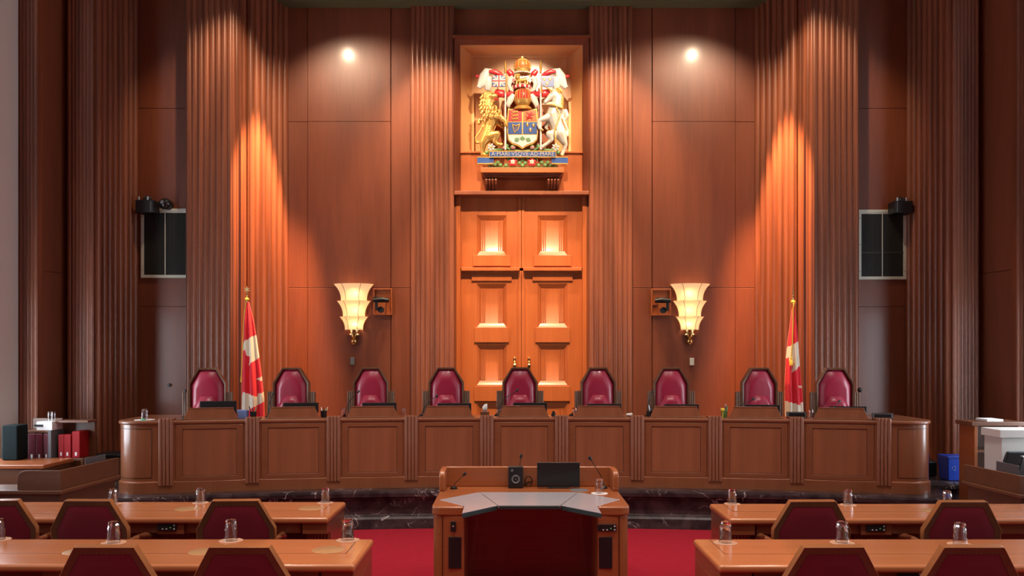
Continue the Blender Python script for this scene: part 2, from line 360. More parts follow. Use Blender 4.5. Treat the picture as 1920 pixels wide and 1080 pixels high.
# side walls: angled veneer panel, piers and the window wall
WINS = [(8.9, 11.18), (4.3, 7.4), (0.3, 3.4)]
k = 1
for s, nm in ((-1, 'wall_left'), (1, 'wall_right')):
    mb = MB()
    P = [(s*6.30, 12.05), (s*6.40, 12.05), (s*6.55, 11.3), (s*6.9, 11.3), (s*6.9, 12.4), (s*6.30, 12.4)]
    mb.prism(P, 0, CEILZ, 'z')
    # raised panels on the angled face
    a = Vector((s*6.405, 12.02)); b = Vector((s*6.545, 11.32))
    n = Vector((-s, -0.2)).normalized()*0.02
    for z0, z1 in ((0.0, Z(512, 11.8)), (Z(512, 11.8)+0.006, CEILZ)):
        mb.prism([(a.x, a.y), (b.x, b.y), (b.x+n.x, b.y+n.y), (a.x+n.x, a.y+n.y)], z0, z1, 'z')
    x = sorted((s*6.68, s*7.0))
    ys = [-4.0]+[v for wv in sorted(WINS) for v in wv]+[11.3]
    for i in range(0, len(ys), 2):
        if ys[i+1]-ys[i] > 0.02: mb.box(x[0], x[1], ys[i], ys[i+1], 0, CEILZ)
    for y0, y1 in WINS:
        mb.box(x[0], x[1], y0, y1, 0, 0.8); mb.box(x[0], x[1], y0, y1, 7.0 if y1 < 11 else 7.9, CEILZ)
    struct(mb.build(nm, W_WALL, bevel=0.003))
    for y0, y1 in WINS:
        zt = 7.0 if y1 < 11 else 7.9
        fr = MB()
        for (a0, a1) in ((y0, y0+0.10), (y1-0.44 if y1 > 11 else y1-0.12, y1), ((y0+y1)/2-0.04, (y0+y1)/2+0.04) if y1 < 11 else (y0, y0+0.1)):
            xx = sorted((s*6.62, s*6.9)); fr.box(xx[0], xx[1], a0, a1, 0.8, zt)
        for zz in (0.8, 2.9, 5.0, zt-0.1):
            xx = sorted((s*6.70, s*6.85)); fr.box(xx[0], xx[1], y0, y1, zz, zz+0.09)
        xx = sorted((s*6.58, s*6.9)); fr.box(xx[0], xx[1], y0, y1, 0.74, 0.8)
        o = struct(fr.build('window_%d' % k, M_WHITE, bevel=0.006))
        for za, zb_, mt in (((0.8, 3.0, M_DAY), (3.0, zt, M_DIM)) if y1 > 11 else ((0.8, zt, M_DIM),)):
            pn = MB(); xx = sorted((s*6.86, s*6.88)); pn.box(xx[0], xx[1], y0, y1, za, zb_); pn.build('pane', mt, o)
        k += 1
# reeded pilasters and returns
k = 1
def trim(mb, mat=W_REED, **kw):
    global k
    o = struct(mb.build('trim_%d' % k, mat, **kw)); k += 1; return o
for s in (-1, 1):
    mb = MB(); mb.mi = 0
    reeds(mb, (s*1.10, 13.88), (s*1.80, 13.88), 9, FZ, CEILZ, 0.6, 0.16); trim(mb)
    mb = MB(); reeds(mb, (s*3.83, 14.0), (s*4.20, 13.07), 7, FZ, CEILZ, 0.85, 0.22); trim(mb)
    mb = MB(); reeds(mb, (s*4.22, 13.05), (s*4.33, 12.75), 4, FZ, CEILZ, 0.4)
    reeds(mb, (s*4.33, 12.75), (s*5.03, 12.75), 8, FZ, CEILZ, 0.6, 0.16)
    x = sorted((s*4.24, s*5.03)); mb.box(x[0], x[1], 12.86, 13.10, FZ, CEILZ); trim(mb)
    mb = MB(); reeds(mb, (s*5.85, 12.97), (s*5.96, 11.88), 8, FZ, CEILZ, 0.9, 0.30); trim(mb)
    mb = MB(); reeds(mb, (s*5.97, 11.85), (s*6.33, 11.85), 7, 0, CEILZ, 0.42)
    x = sorted((s*5.98, s*6.32)); mb.box(x[0], x[1], 11.95, 12.25, 0, CEILZ); trim(mb)
    e = 6.385 if s < 0 else 6.47
    mb = MB(); reeds(mb, (s*e, 11.2), (s*(e+0.25), 11.2), 5, 0, CEILZ, 0.42)
    x = sorted((s*(e+0.01), s*(e+0.24))); mb.box(x[0], x[1], 11.26, 11.34, 0, CEILZ); trim(mb)
# cornice with a scalloped painted band along the top of the central bay
mb = MB(); zc = Z(8, 13.8)
mb.box(-4.25, 4.25, 13.70, 14.0, zc+0.03, CEILZ)
mb.box(-4.25, 4.25, 13.66, 14.0, zc, zc+0.03)
for i in range(54):
    x = -4.2+i*0.16; mb.ball((x, 13.68, zc+0.075), (0.07, 0.03, 0.05), 8, 5)
trim(mb, M_CORN)

# niche frame, niche, ledge panel and door case
NF = 13.95
mb = MB()
mb.ring([(-1.09, 4.75), (1.09, 4.75), (1.09, Z(68, 13.9)), (-1.09, Z(68, 13.9))],
        [(-1.0, 4.80), (1.0, 4.80), (1.0, Z(84.6, NF)), (-1.0, Z(84.6, NF))], 13.84, 14.1, 13.93)
mb.box(-1.09, 1.09, 13.80, 14.1, 4.74, 4.80)
mb.box(-1.12, 1.12, 13.78, 14.1, Z(70, 13.8), Z(66, 13.8))
trim(mb, W_WALL, bevel=0.006)
mb = MB()
xo, xi = 1.0, 0.785; zt, zti, zb = Z(84.6, NF), Z(110, 14.25), 5.47
mb.mi = 0
mb.add([(-xi, 14.25, zb), (xi, 14.25, zb), (xi, 14.25, zti), (-xi, 14.25, zti)], [(0, 1, 2, 3)])
mb.add([(-xo, NF, zb), (-xi-0.04, 14.2, zb), (-xi-0.04, 14.2, zti+0.04), (-xo, NF, zt)], [(0, 1, 2, 3)])
mb.add([(xo, NF, zb), (xi+0.04, 14.2, zb), (xi+0.04, 14.2, zti+0.04), (xo, NF, zt)], [(0, 1, 2, 3)])
mb.add([(-xo, NF, zt), (xo, NF, zt), (xi+0.04, 14.2, zti+0.04), (-xi-0.04, 14.2, zti+0.04)], [(0, 1, 2, 3)])
mb.ring([(-xi-0.04, zb), (xi+0.04, zb), (xi+0.04, zti+0.04), (-xi-0.04, zti+0.04)],
        [(-xi, zb), (xi, zb), (xi, zti), (-xi, zti)], 14.2, 14.26)
trim(mb, W_NICHE)
mb = MB()
mb.box(-1.0, 1.0, NF, 14.28, 4.80, zb-0.03); mb.box(-1.0, 1.0, NF-0.02, 14.28, zb-0.03, zb)
for s in (-1, 1):
    x = sorted((s*1.0, s*1.07)); mb.box(x[0], x[1], 13.99, 14.4, FZ, 4.76)
trim(mb, W_DOOR, bevel=0.004)
# shelf with scroll brackets under the arms
SH = 5.135
t = thing('carved_shelf', (0.01, 13.93, SH), 'wooden shelf on two scroll brackets below the painted coat of arms', 'shelf')
mb = MB(); mb.box(-0.665, 0.665, -0.34, 0.02, -0.085, 0); part(mb, 'shelf_board', W_DOOR, t, 0.008)
mb = MB(); mb.box(-0.63, 0.63, -0.30, 0.02, -0.11, -0.085); mb.box(-0.61, 0.61, -0.27, 0.02, -0.135, -0.11); part(mb, 'moulding', W_WALL, t, 0.006)
for s in (-1, 1):
    mb = MB()
    for j in range(4):
        x = s*0.50-0.075+j*0.05
        mb.prism([(0.02, -0.135), (-0.22, -0.135), (-0.24, -0.18), (-0.20, -0.24), (-0.12, -0.27), (-0.08, -0.30), (0.02, -0.30)], x-0.021, x+0.021, 'x')
    part(mb, 'bracket', W_WALL, t, 0.01)

# double door with its fixed overpanels
DX0, DX1 = -1.0, 0.005
def leaf_column(mb, cx, rows, y0=14.08, yb=14.135):
    """one column of deep splayed recesses (x half width hw) with reeded edges"""
    for z0, z1 in rows:
        hw = 0.245; si = 0.055; zi0, zi1 = z0+0.085, z1-0.075
        hi = hw-si
        o = [(cx-hw, z0), (cx+hw, z0), (cx+hw, z1), (cx-hw, z1)]
        i_ = [(cx-hi, zi0), (cx+hi, zi0), (cx+hi, zi1), (cx-hi, zi1)]
        vs = [(p[0], y0, p[1]) for p in o]+[(p[0], yb, p[1]) for p in i_]
        mb.add(vs, [(0, 1, 5, 4), (1, 2, 6, 5), (2, 3, 7, 6), (3, 0, 4, 7), (4, 5, 6, 7)])
        for q in (-1, 1):
            for j in range(3):
                x = cx+q*(hi-0.012-j*0.030); mb.box(x-0.009, x+0.009, yb-0.02, yb, zi0, zi1)
def leaf(name, x0, x1, cx, z0, z1, rows, blocks):
    mb = MB(); y0 = 14.08
    hw = 0.245
    mb.box(x0, cx-hw, y0, 14.2, z0, z1); mb.box(cx+hw, x1, y0, 14.2, z0, z1)
    zs = [z0]+[v for r in sorted(rows) for v in r]+[z1]
    for i in range(0, len(zs), 2):
        if zs[i+1]-zs[i] > 0.003: mb.box(cx-hw, cx+hw, y0, 14.2, zs[i], zs[i+1])
    leaf_column(mb, cx, rows)
    for b0, b1, hb in blocks: mb.box(cx-hb, cx+hb, y0-0.03, y0, b0, b1)
    s = 1 if cx > 0 else -1
    xa, xb = (x0, x0+0.05) if s > 0 else (x1-0.05, x1)
    mb.box(xa, xb, y0-0.018, y0, z0, z1)
    return struct(mb.build(name, W_DOOR, bevel=0.004))
zy = lambda py: Z(py, 14.08)
for i, (x0, x1, cx) in enumerate(((-1.0, -0.003, X(922, 14.08)), (0.003, 1.0, X(1036, 14.08)))):
    rows = [(zy(614), zy(532)), (zy(722), zy(647)), (zy(830), zy(757))]
    blocks = [(zy(642), zy(614), 0.285), (zy(752), zy(724), 0.285), (zy(862), zy(832), 0.285), (zy(527), zy(516), 0.33)]
    d = leaf('door_%d' % (i+1), x0, x1, cx, FZ, zy(508), rows, blocks)
    rows = [(zy(479), zy(404))]
    leaf('trim_overdoor_%d' % (i+1), x0, x1, cx, zy(503), 4.76, rows, [(zy(499), zy(479), 0.31)])
    mb = MB(); s = -1 if i == 0 else 1
    mb.box(min(s*0.03, s*0.985), max(s*0.03, s*0.985), 13.96, 14.08, zy(509), zy(503)); mb.box(min(s*0.05, s*0.97), max(s*0.05, s*0.97), 14.0, 14.08, zy(511), zy(509))
    struct(mb.build('trim_door_ledge_%d' % (i+1), W_DOOR, bevel=0.005))
    hx = X(965 if i == 0 else 992, 14.0); mb = MB()
    zt = Z(669, 14.0)
    mb.box(hx-0.022, hx+0.022, 14.05, 14.08, zt-0.42, zt-0.02)
    mb.ball((hx, 14.0, zt-0.03), (0.017, 0.017, 0.03), 12, 8)
    mb.lathe([(0.008, -0.06), (0.03, -0.085), (0.014, -0.1), (0.036, -0.13), (0.036, -0.16), (0.016, -0.19), (0.016, -0.36), (0.03, -0.38), (0.0, -0.42)], 14, (hx, 14.0, zt))
    for z in (-0.14, -0.37): mb.box(hx-0.01, hx+0.01, 14.0, 14.06, zt+z-0.012, zt+z+0.012)
    mb.build('door_handle', M_BRASS, d)

# ------------------------------------------------------------------ marble platform
AR, AC = 18.5, -7.65
def arc(x, off=0.0):                                         # off > 0 lies behind the bench front
    return AC+math.sqrt((AR+off)**2-x*x)
def bench_path(o):
    """plan of the bench front offset o towards the viewer, left end to right end"""
    r = 0.30; xe = 4.965+o; yb = 11.35
    xc = 4.965-r; yc = arc(xc)+r*1.0
    half = []
    for i in range(0, 41): half.append((xc*i/40, arc(xc*i/40)-o))
    for i in range(1, 13):
        a = -pi/2+pi/2*i/12*1.0; half.append((xc+(r+o)*math.cos(a), yc+(r+o)*math.sin(a)))
    half.append((xe, yb))
    return [(-x, y) for x, y in reversed(half)]+half[1:]
def sweep(mb, prof, path_fn):
    rows = [[(x, y, z) for x, y in path_fn(o)] for o, z in prof]
    for a, b in zip(rows, rows[1:]): mb.strip(a, b)
def dais_path(o):
    o2 = o+0.20; p = bench_path(o2)
    p = [q for q in p if q[1] <= 11.2-o]
    xe = 4.965+o2
    return [(-6.7, 11.2-o), (-xe, 11.2-o)]+p[0:]+[(xe, 11.2-o), (6.7, 11.2-o)]
mb = MB()
N0 = len(dais_path(0.06))
rows = []
prof = [(0.0, FZ), (0.045, FZ-0.004), (0.055, FZ-0.03), (0.05, FZ-0.075), (0.0, FZ-0.095), (0.0, FZ-0.12), (-0.02, FZ-0.13), (-0.02, 0.17), (0.02, 0.145), (0.045, 0.12), (0.055, 0.02), (0.055, 0.0)]
rs = []
for o, z in prof: rs.append([(x, y, z) for x, y in dais_path(o)])
n = min(len(r) for r in rs)
for r in rs:
    assert len(r) == n, [len(q) for q in rs]
for a, b in zip(rs, rs[1:]): mb.strip(a, b)
top = rs[0]
for a, b in zip(top, top[1:]):
    if abs(a[0]-b[0]) > 1e-4: mb.add([a, b, (b[0], 14.3, FZ), (a[0], 14.3, FZ)], [(0, 1, 2, 3)])
o = struct(mb.build('floor_platform', M_MARB, angle=50))

# ------------------------------------------------------------------ judges' bench
BT = 1.35
t = thing('judges_bench', (0, 10.85, FZ), 'long curved wooden judges bench with fluted posts on a dark marble platform', 'bench')
t0 = t
def loc(mb): mb.T = Matrix.Translation((0, -10.85, -FZ)); return mb
mb = loc(MB()); sweep(mb, [(0, FZ), (0, BT-0.03), (-0.03, BT-0.03)], bench_path); sweep(mb, [(-0.03, FZ), (-0.03, BT-0.03)], bench_path)
part(mb, 'body', W_BENCH, t)
mb = loc(MB()); sweep(mb, [(0.0, 0.62), (0.022, 0.605), (0.022, FZ+0.001), (0, FZ+0.001)], bench_path); part(mb, 'plinth', W_BENCH, t)
def bench_in(o):
    p = bench_path(0)
    return [(x*(1-0.11) if abs(x) > 4.3 else x*(1-0.025*abs(x)/4.3), min(y+0.50, 11.36)) for x, y in p]
mb = loc(MB()); sweep(mb, [(0.012, BT-0.045), (0.022, BT-0.03), (0.022, BT-0.012), (0.010, BT)], bench_path)
rA = [(x, y, BT) for x, y in bench_path(0.010)]; rB = [(x, y, BT) for x, y in bench_in(0)]
mb.strip(rA, rB); rC = [(x, y, BT-0.04) for x, y in bench_in(0)]; mb.strip(rB, rC)
part(mb, 'bench_top', W_BENCHX, t)
PX = [-4.345, -3.36, -2.39, -1.43, -0.475, 0.475, 1.43, 2.39, 3.36, 4.345]
def post(mb, n, w, z0, z1, dep):
    r = w/n/2
    for j in range(n):
        x = -w/2+r+2*r*j
        mb.lathe([(r*0.97, z0), (r*0.97, z1-r), (r*0.8, z1-r*0.45), (r*0.45, z1-r*0.1), (0.0, z1)], 12, (x, dep, 0))
def on_arc(x, off=0): return Vector((x, arc(x, off), 0)), math.atan2(-x, arc(x, off)-AC)  # point and turn towards the arc's centre
for x in PX:
    p, a = on_arc(x)
    mb = MB(); mb.box(-0.098, 0.098, -0.012, 0.05, 0.10, BT-FZ-0.03); post(mb, 4, 0.165, 0.10, 0.915, -0.022)
    mb.box(-0.085, 0.085, 0.0, 0.24, BT-FZ-0.02, BT-FZ+0.018)
    o = part(mb, 'fluted_post', W_POST, t, 0); o.location = (p.x, p.y-10.85, 0); o.rotation_euler = (0, 0, a)
pan0 = None
for i in range(9):
    xm = (PX[i]+PX[i+1])/2; hw = (PX[i+1]-PX[i])/2-0.10
    p, a = on_arc(xm)
    mb = MB()
    def rc(hx, z0, z1): return [(-hx, z0), (hx, z0), (hx, z1), (-hx, z1)]
    mb.ring(rc(hw, 0.145, 0.825), rc(hw-0.075, 0.20, 0.775), -0.016, 0.004)
    o = part(mb, 'panel_frame', W_BENCHX, t, 0.004); o.location = (p.x, p.y-10.85, 0); o.rotation_euler = (0, 0, a)
    mb = MB(); mb.box(-hw+0.079, hw-0.079, -0.007, 0.006, -0.284, 0.284); mb.mi = 1
    mb.ring([(-hw+0.072, -0.29), (hw-0.072, -0.29), (hw-0.072, 0.29), (-hw+0.072, 0.29)], [(-hw+0.08, -0.282), (hw-0.08, -0.282), (hw-0.08, 0.282), (-hw+0.08, 0.282)], -0.008, 0.004)
    q = part(mb, 'veneer_panel', [W_VEN, M_INLAY], o, 0); q.location = (0, 0, 0.4875)
# curved end panels: a shallow inlaid outline that follows the rounded end
for s in (-1, 1):
    full = bench_path(0.004)
    seg_ = [(s*(4.50+0.155*i/5), arc(4.50+0.155*i/5)-0.004) for i in range(6)]+[q for q in (full if s > 0 else full[::-1]) if q[0]*s > 4.67 and q[1] < 10.95]
    mb = loc(MB())
    for z0, z1 in ((0.66, 0.668), (1.252, 1.26)):
        mb.strip([(x, y, z0) for x, y in seg_], [(x, y, z1) for x, y in seg_])
    e = seg_[0]
    mb.box(e[0]-0.004, e[0]+0.004, e[1]-0.002, e[1]+0.01, 0.66, 1.26)
    part(mb, 'inlay_line', M_INLAY, t)
# ------------------------------------------------------------------ things on the bench
ORD = ['first', 'second', 'third', 'fourth', 'centre', 'fourth from the right', 'third from the right', 'second from the right', 'last']
BAY = ['at the far left bay', 'at the second bay from the left', 'under the left wall lamp', 'just left of the double door', 'in front of the double door',
       'just right of the double door', 'under the right wall lamp', 'at the second bay from the right', 'at the far right bay']
def behind(px, off):
    """where the sight line through column px crosses the arc off metres behind the bench front"""
    d = 10.9
    for _ in range(12): d = arc(X(px, d), off)
    return X(px, d), d
# trapezoid reading stands
def mk_stand():
    t = thing('reading_stand', (0, 0, 0), '', 'reading stand', 'reading stands along the judges bench')
    mb = MB(); mb.prism([(-0.325, 0), (0.325, 0), (0.265, 0.135), (-0.265, 0.135)], -0.012, 0.012, 'y')
    part(mb, 'front_board', W_VEN, t, 0.003)
    mb = MB(); mb.prism([(0.0, 0.0), (0.0, 0.118), (0.012, 0.120), (0.29, 0.050), (0.29, 0.0)], -0.26, 0.26, 'x'); part(mb, 'sloped_desk', W_BENCHX, t, 0.003)
    mb = MB(); mb.box(-0.335, 0.335, -0.02, 0.012, 0.0, 0.012); part(mb, 'base_moulding', W_BENCHX, t, 0.003)
    mb = MB(); mb.box(-0.268, 0.268, -0.017, 0.03, 0.135, 0.146); part(mb, 'cap_strip', W_BENCHX, t, 0.003)
    return t
SP = [395, 550, 699, 840, 982, 1123, 1267, 1416, 1577]
st = None
for i, px in enumerate(SP):
    x, d = behind(px, 0.09); a = math.atan2(-x, d-AC)
    lab = 'trapezoid wooden reading stand on the judges bench '+BAY[i]
    
    if st is None: st = mk_stand(); st.location = (x, d, BT); st.rotation_euler = (0, 0, a); st['label'] = lab
    else: dup(st, (x, d, BT), lab, a)
# slim monitors behind the stands
def mk_mon(W=0.46, H=0.29, name='computer_monitor', back=False):
    t = thing(name, (0, 0, 0), '', 'monitor')
    mb = MB(); mb.box(-W/2, W/2, 0, 0.03, 0.06, 0.06+H); part(mb, 'casing', M_BLACK, t, 0.006)
    mb = MB(); mb.box(-W/2+0.015, W/2-0.015, 0.0305, 0.032, 0.075, 0.045+H); part(mb, 'screen', M_SCREEN, t)
    mb = MB(); mb.box(-0.03, 0.03, -0.02, 0.0, 0.0, 0.16); mb.box(-0.11, 0.11, -0.09, 0.09, 0.0, 0.012); part(mb, 'stand', M_BLACK, t, 0.004)
    return t
MON = [(409, 752), (564, 755), (711, 755), (852, 756), (994, 755), (1133, 757), (1278, 758), (1429, 759), (1590, 762)]
mo = mk_mon(0.45, 0.20)
mo['group'] = 'monitors on the judges bench'
for i, (px, py) in enumerate(MON):
    x, d = behind(px, 0.50); a = math.atan2(-x, d-AC)
    zt = Z(py, d)                        # its foot stands on the bench top
    lab = 'thin black monitor peeking over the reading stand '+BAY[i].split(',')[0]
    o = mo if i == 0 else dup(mo, (0, 0, 0), lab)
    o['label'] = lab; o.location = (x, d, BT); o.rotation_euler = (0, 0, a)
    o.scale = (1, 1, (zt-BT)/0.26)
# gooseneck microphones
def goose(name, base, pts, head_dir, label, group=None, base_r=0.03, hl=0.05, hr=0.014, r=0.005):
    t = thing(name, base, label, 'microphone', group)
    B = Vector(base); P = [Vector(p)-B for p in pts]
    mb = MB(); mb.lathe([(0, 0.0), (base_r, 0.0), (base_r, 0.012), (base_r*0.5, 0.022), (0.006, 0.03), (0, 0.03)], 14); part(mb, 'base', M_BLACK, t)
    fine = []
    for i in range(len(P)-1):
        p0 = P[max(i-1, 0)]; p1 = P[i]; p2 = P[i+1]; p3 = P[min(i+2, len(P)-1)]
        for q in range(5):
            u = q/5; fine.append(0.5*((2*p1)+(-p0+p2)*u+(2*p0-5*p1+4*p2-p3)*u*u+(-p0+3*p1-3*p2+p3)*u*u*u))
    fine.append(P[-1])
    mb = MB(); mb.tube([tuple(p) for p in fine], r, 8); part(mb, 'gooseneck', M_BLACK, t)
    h = P[-1]; hd = Vector(head_dir).normalized()
    mb = MB(); mb.tube([tuple(h-hd*0.005), tuple(h+hd*hl*0.2), tuple(h+hd*hl*0.6), tuple(h+hd*hl*0.9), tuple(h+hd*hl)], [hr*0.55, hr, hr, hr*0.8, hr*0.3], 10); part(mb, 'capsule', M_BLACK, t)
    return t
MC = [((345, 781), (347, 735), 0), ((502, 780), (512, 739), 1), ((646, 781), (670, 736), 2), ((790, 781), (817, 744), 3), ((931, 781), (968, 733), 4),
      ((1071, 781), (1087, 767), 5), ((1213, 781), (1223, 736), 6), ((1372, 782), (1411, 749), 7), ((1555, 770), (1573, 754), 8)]
for (bp, hp, i) in MC:
    x, d = behind(bp[0], 0.32); bx = (x, d, BT)
    hd_ = d+0.05; hx = X(hp[0], hd_); hz = Z(hp[1], hd_)
    mx_ = x+(hx-x)*0.35; mz = BT+(hz-BT)*0.62
    goose('gooseneck_microphone', bx, [(x, d, BT+0.02), (mx_, d+0.02, mz), (hx, hd_, hz)], (hx-mx_, 0.1, hz-mz),
          'slim black gooseneck microphone left of the reading stand '+BAY[i].split(',')[0] if i < 8 else 'slim black gooseneck microphone in front of the cushion of the far right judge chair',
          'microphones on the judges bench', hr=0.016, hl=0.04)

# judges' chairs
def mk_jchair():
    t = thing('judge_chair', (0, 0, 0), '', 'chair', 'red leather chairs behind the judges bench')
    H = 1.505; sh = 1.30; w = 0.245; tw = 0.115; lo = 0.55
    outer = [(-w, lo), (w, lo), (w, sh), (tw, H), (-tw, H), (-w, sh)]
    e = 0.028; inner = [(-w+e, lo+e), (w-e, lo+e), (w-e, sh-e*0.4), (tw-e*0.3, H-e), (-tw+e*0.3, H-e), (-w+e, sh-e*0.4)]
    mb = MB(); mb.ring(outer, inner, -0.01, 0.10, 0.0); part(mb, 'back_frame', W_JCH, t, 0.004)
    # padded leather back: a domed panel inside the frame
    def dome(mb, poly, y0, steps, bul):
        cx = sum(p[0] for p in poly)/len(poly); cz = sum(p[1] for p in poly)/len(poly)
        n = len(poly); rows = []
        for k_ in range(steps+1):
            u = k_/steps; sc = 1-0.42*u; y = y0-bul*math.sin(u*pi/2)
            rows.append([(cx+(p[0]-cx)*sc, y, cz+(p[1]-cz)*sc) for p in poly])
        vs = [v for r_ in rows for v in r_]; fs = []
        for k_ in range(steps):
            for j in range(n): fs.append((k_*n+j, k_*n+(j+1) % n, (k_+1)*n+(j+1) % n, (k_+1)*n+j))
        fs.append(tuple(steps*n+j for j in range(n))); mb.add(vs, fs)
    i2 = [(-w+e+0.014, lo+e), (w-e-0.014, lo+e), (w-e-0.014, sh-e*0.8), (tw-e*0.6, H-e*1.4), (-tw+e*0.6, H-e*1.4), (-w+e+0.014, sh-e*0.8)]
    mb = MB(); mb.prism(inner, 0.03, 0.08, 'y'); part(mb, 'back_lining', M_FABRIC, t)
    mb = MB(); dome(mb, i2, 0.03, 6, 0.06); o = part(mb, 'leather_back', M_LEATHER, t, angle=60)
    cu = [(-0.17, lo+0.1), (0.17, lo+0.1), (0.17, 0.98), (0.085, 1.125), (-0.085, 1.125), (-0.17, 0.98)]
    mb = MB(); dome(mb, cu, -0.035, 5, 0.06); part(mb, 'lumbar_cushion', M_LEATHER, t, angle=60)
    mb = MB(); mb.prism([(-0.24, -0.42), (0.24, -0.42), (0.24, 0.02), (-0.24, 0.02)], 0.50, 0.62, 'z'); part(mb, 'seat', M_LEATHER, t, 0.03, seg=3)
    for s in (-1, 1):
        mb = MB(); x0 = s*0.285
        post(mb, 3, 0.082, 0.50, 1.185, 0.02)
        for q in range(len(mb.v)): mb.v[q] = (mb.v[q][0]+x0, mb.v[q][1], mb.v[q][2])
        mb.box(x0-0.04, x0+0.04, 0.02, 0.07, 0.45, 1.17)
        part(mb, 'fluted_wing', W_JCH, t)
        mb = MB(); mb.box(x0-0.03, x0+0.03, -0.38, 0.02, 0.78, 0.82); mb.box(x0-0.025, x0+0.025, -0.37, -0.31, 0.45, 0.78); part(mb, 'armrest', W_JCH, t, 0.01)
    mb = MB(); mb.lathe([(0.03, 0.10), (0.03, 0.46), (0.10, 0.50)], 14, (0, -0.22, 0))
    part(mb, 'pedestal', M_BLACK, t)
    mb = MB(); mb.box(-0.22, 0.22, -0.40, 0.02, 0.46, 0.50); part(mb, 'seat_rail', W_JCH, t, 0.005)
    for q in range(5):
        a = 2*pi*q/5; mb = MB(); mb.tube([(0, -0.22, 0.12), (0.30*math.cos(a), -0.22+0.30*math.sin(a), 0.07)], [0.03, 0.02], 8)
        mb.ball((0.30*math.cos(a), -0.22+0.30*math.sin(a), 0.03), 0.03, 10, 6); part(mb, 'leg', M_BLACK, t)
    return t
JP = [388.5, 545, 695, 836.5, 975, 1122, 1259, 1425, 1566.5]
jt = [687, 687, 690, 690, 690, 691, 691, 691, 693]
jc = None
for i, px in enumerate(JP):
    x, d = behind(px, 0.95); sc = (Z(jt[i], d)-FZ)/1.505
    a = [0.10, -0.04, 0.0, 0.03, 0.0, 0.05, 0.0, 0.06, -0.10][i]
    lab = 'high-backed red leather judge chair '+BAY[i].replace('at the', 'behind the')
    if jc is None: jc = mk_jchair(); o = jc
    else: o = dup(jc, (0, 0, 0), lab)
    o['label'] = lab; o.location = (x, d, FZ); o.rotation_euler = (0, 0, a)

# tumblers turned upside down on paper coasters
def mk_glass():
    t = tag(bpy.data.objects.new('tumbler', None), '', 'glass', 'upturned drinking glasses')
    h = 0.135; n = 12
    out = [(0.041, 0.0), (0.040, 0.03), (0.0385, 0.07), (0.036, 0.10), (0.0335, 0.118), (0.032, 0.128), (0.030, h), (0.0, h)]
    inn = [(0.0, h-0.022), (0.026, h-0.022), (0.029, h-0.03), (0.0345, 0.07), (0.0385, 0.0)]
    mb = MB(); mb.lathe(out+inn, n*2, closed=False)
    mb.lathe([(0.0385, 0.0), (0.041, 0.0)], n*2)
    for q, v in enumerate(mb.v):          # faceted lower body and a scalloped foot
        if v[2] > 0.06:
            a = math.atan2(v[1], v[0]); r = math.hypot(v[0], v[1]); r *= 1+0.035*math.cos(a*8)*min(1, (v[2]-0.06)/0.04)
            mb.v[q] = (r*math.cos(a), r*math.sin(a), v[2])
    bpy.data.objects.remove(t)
    o = mb.build('tumbler', M_GLASS, angle=25)
    return tag(o, '', 'glass', 'upturned drinking glasses')
G0 = mk_glass(); G0_used = [False]
def place_glass(px, py, d, z, label, sc=1.0, coaster=None, cl=None, cr=0.062):
    x = X(px, d)
    if not G0_used[0]: o = G0; G0_used[0] = True
    else: o = G0.copy(); COL.objects.link(o)
    th = 0.003 if coaster else 0.0005
    o.location = (x, d, z+th); o.scale = (sc, sc, sc); o.rotation_euler = (0, 0, random.random()*3); o['label'] = label
    if coaster:
        mb = MB(); n = 40; P = [(cr*(1+0.03*math.cos(12*2*pi*i/n))*math.cos(2*pi*i/n), cr*(1+0.03*math.cos(12*2*pi*i/n))*math.sin(2*pi*i/n)) for i in range(n)]
        mb.prism(P, 0.0002, 0.0028, 'z'); c = mb.build('paper_coaster', coaster, loc=(x, d, z)); tag(c, cl, 'coaster', 'paper coasters under the glasses')
    return o
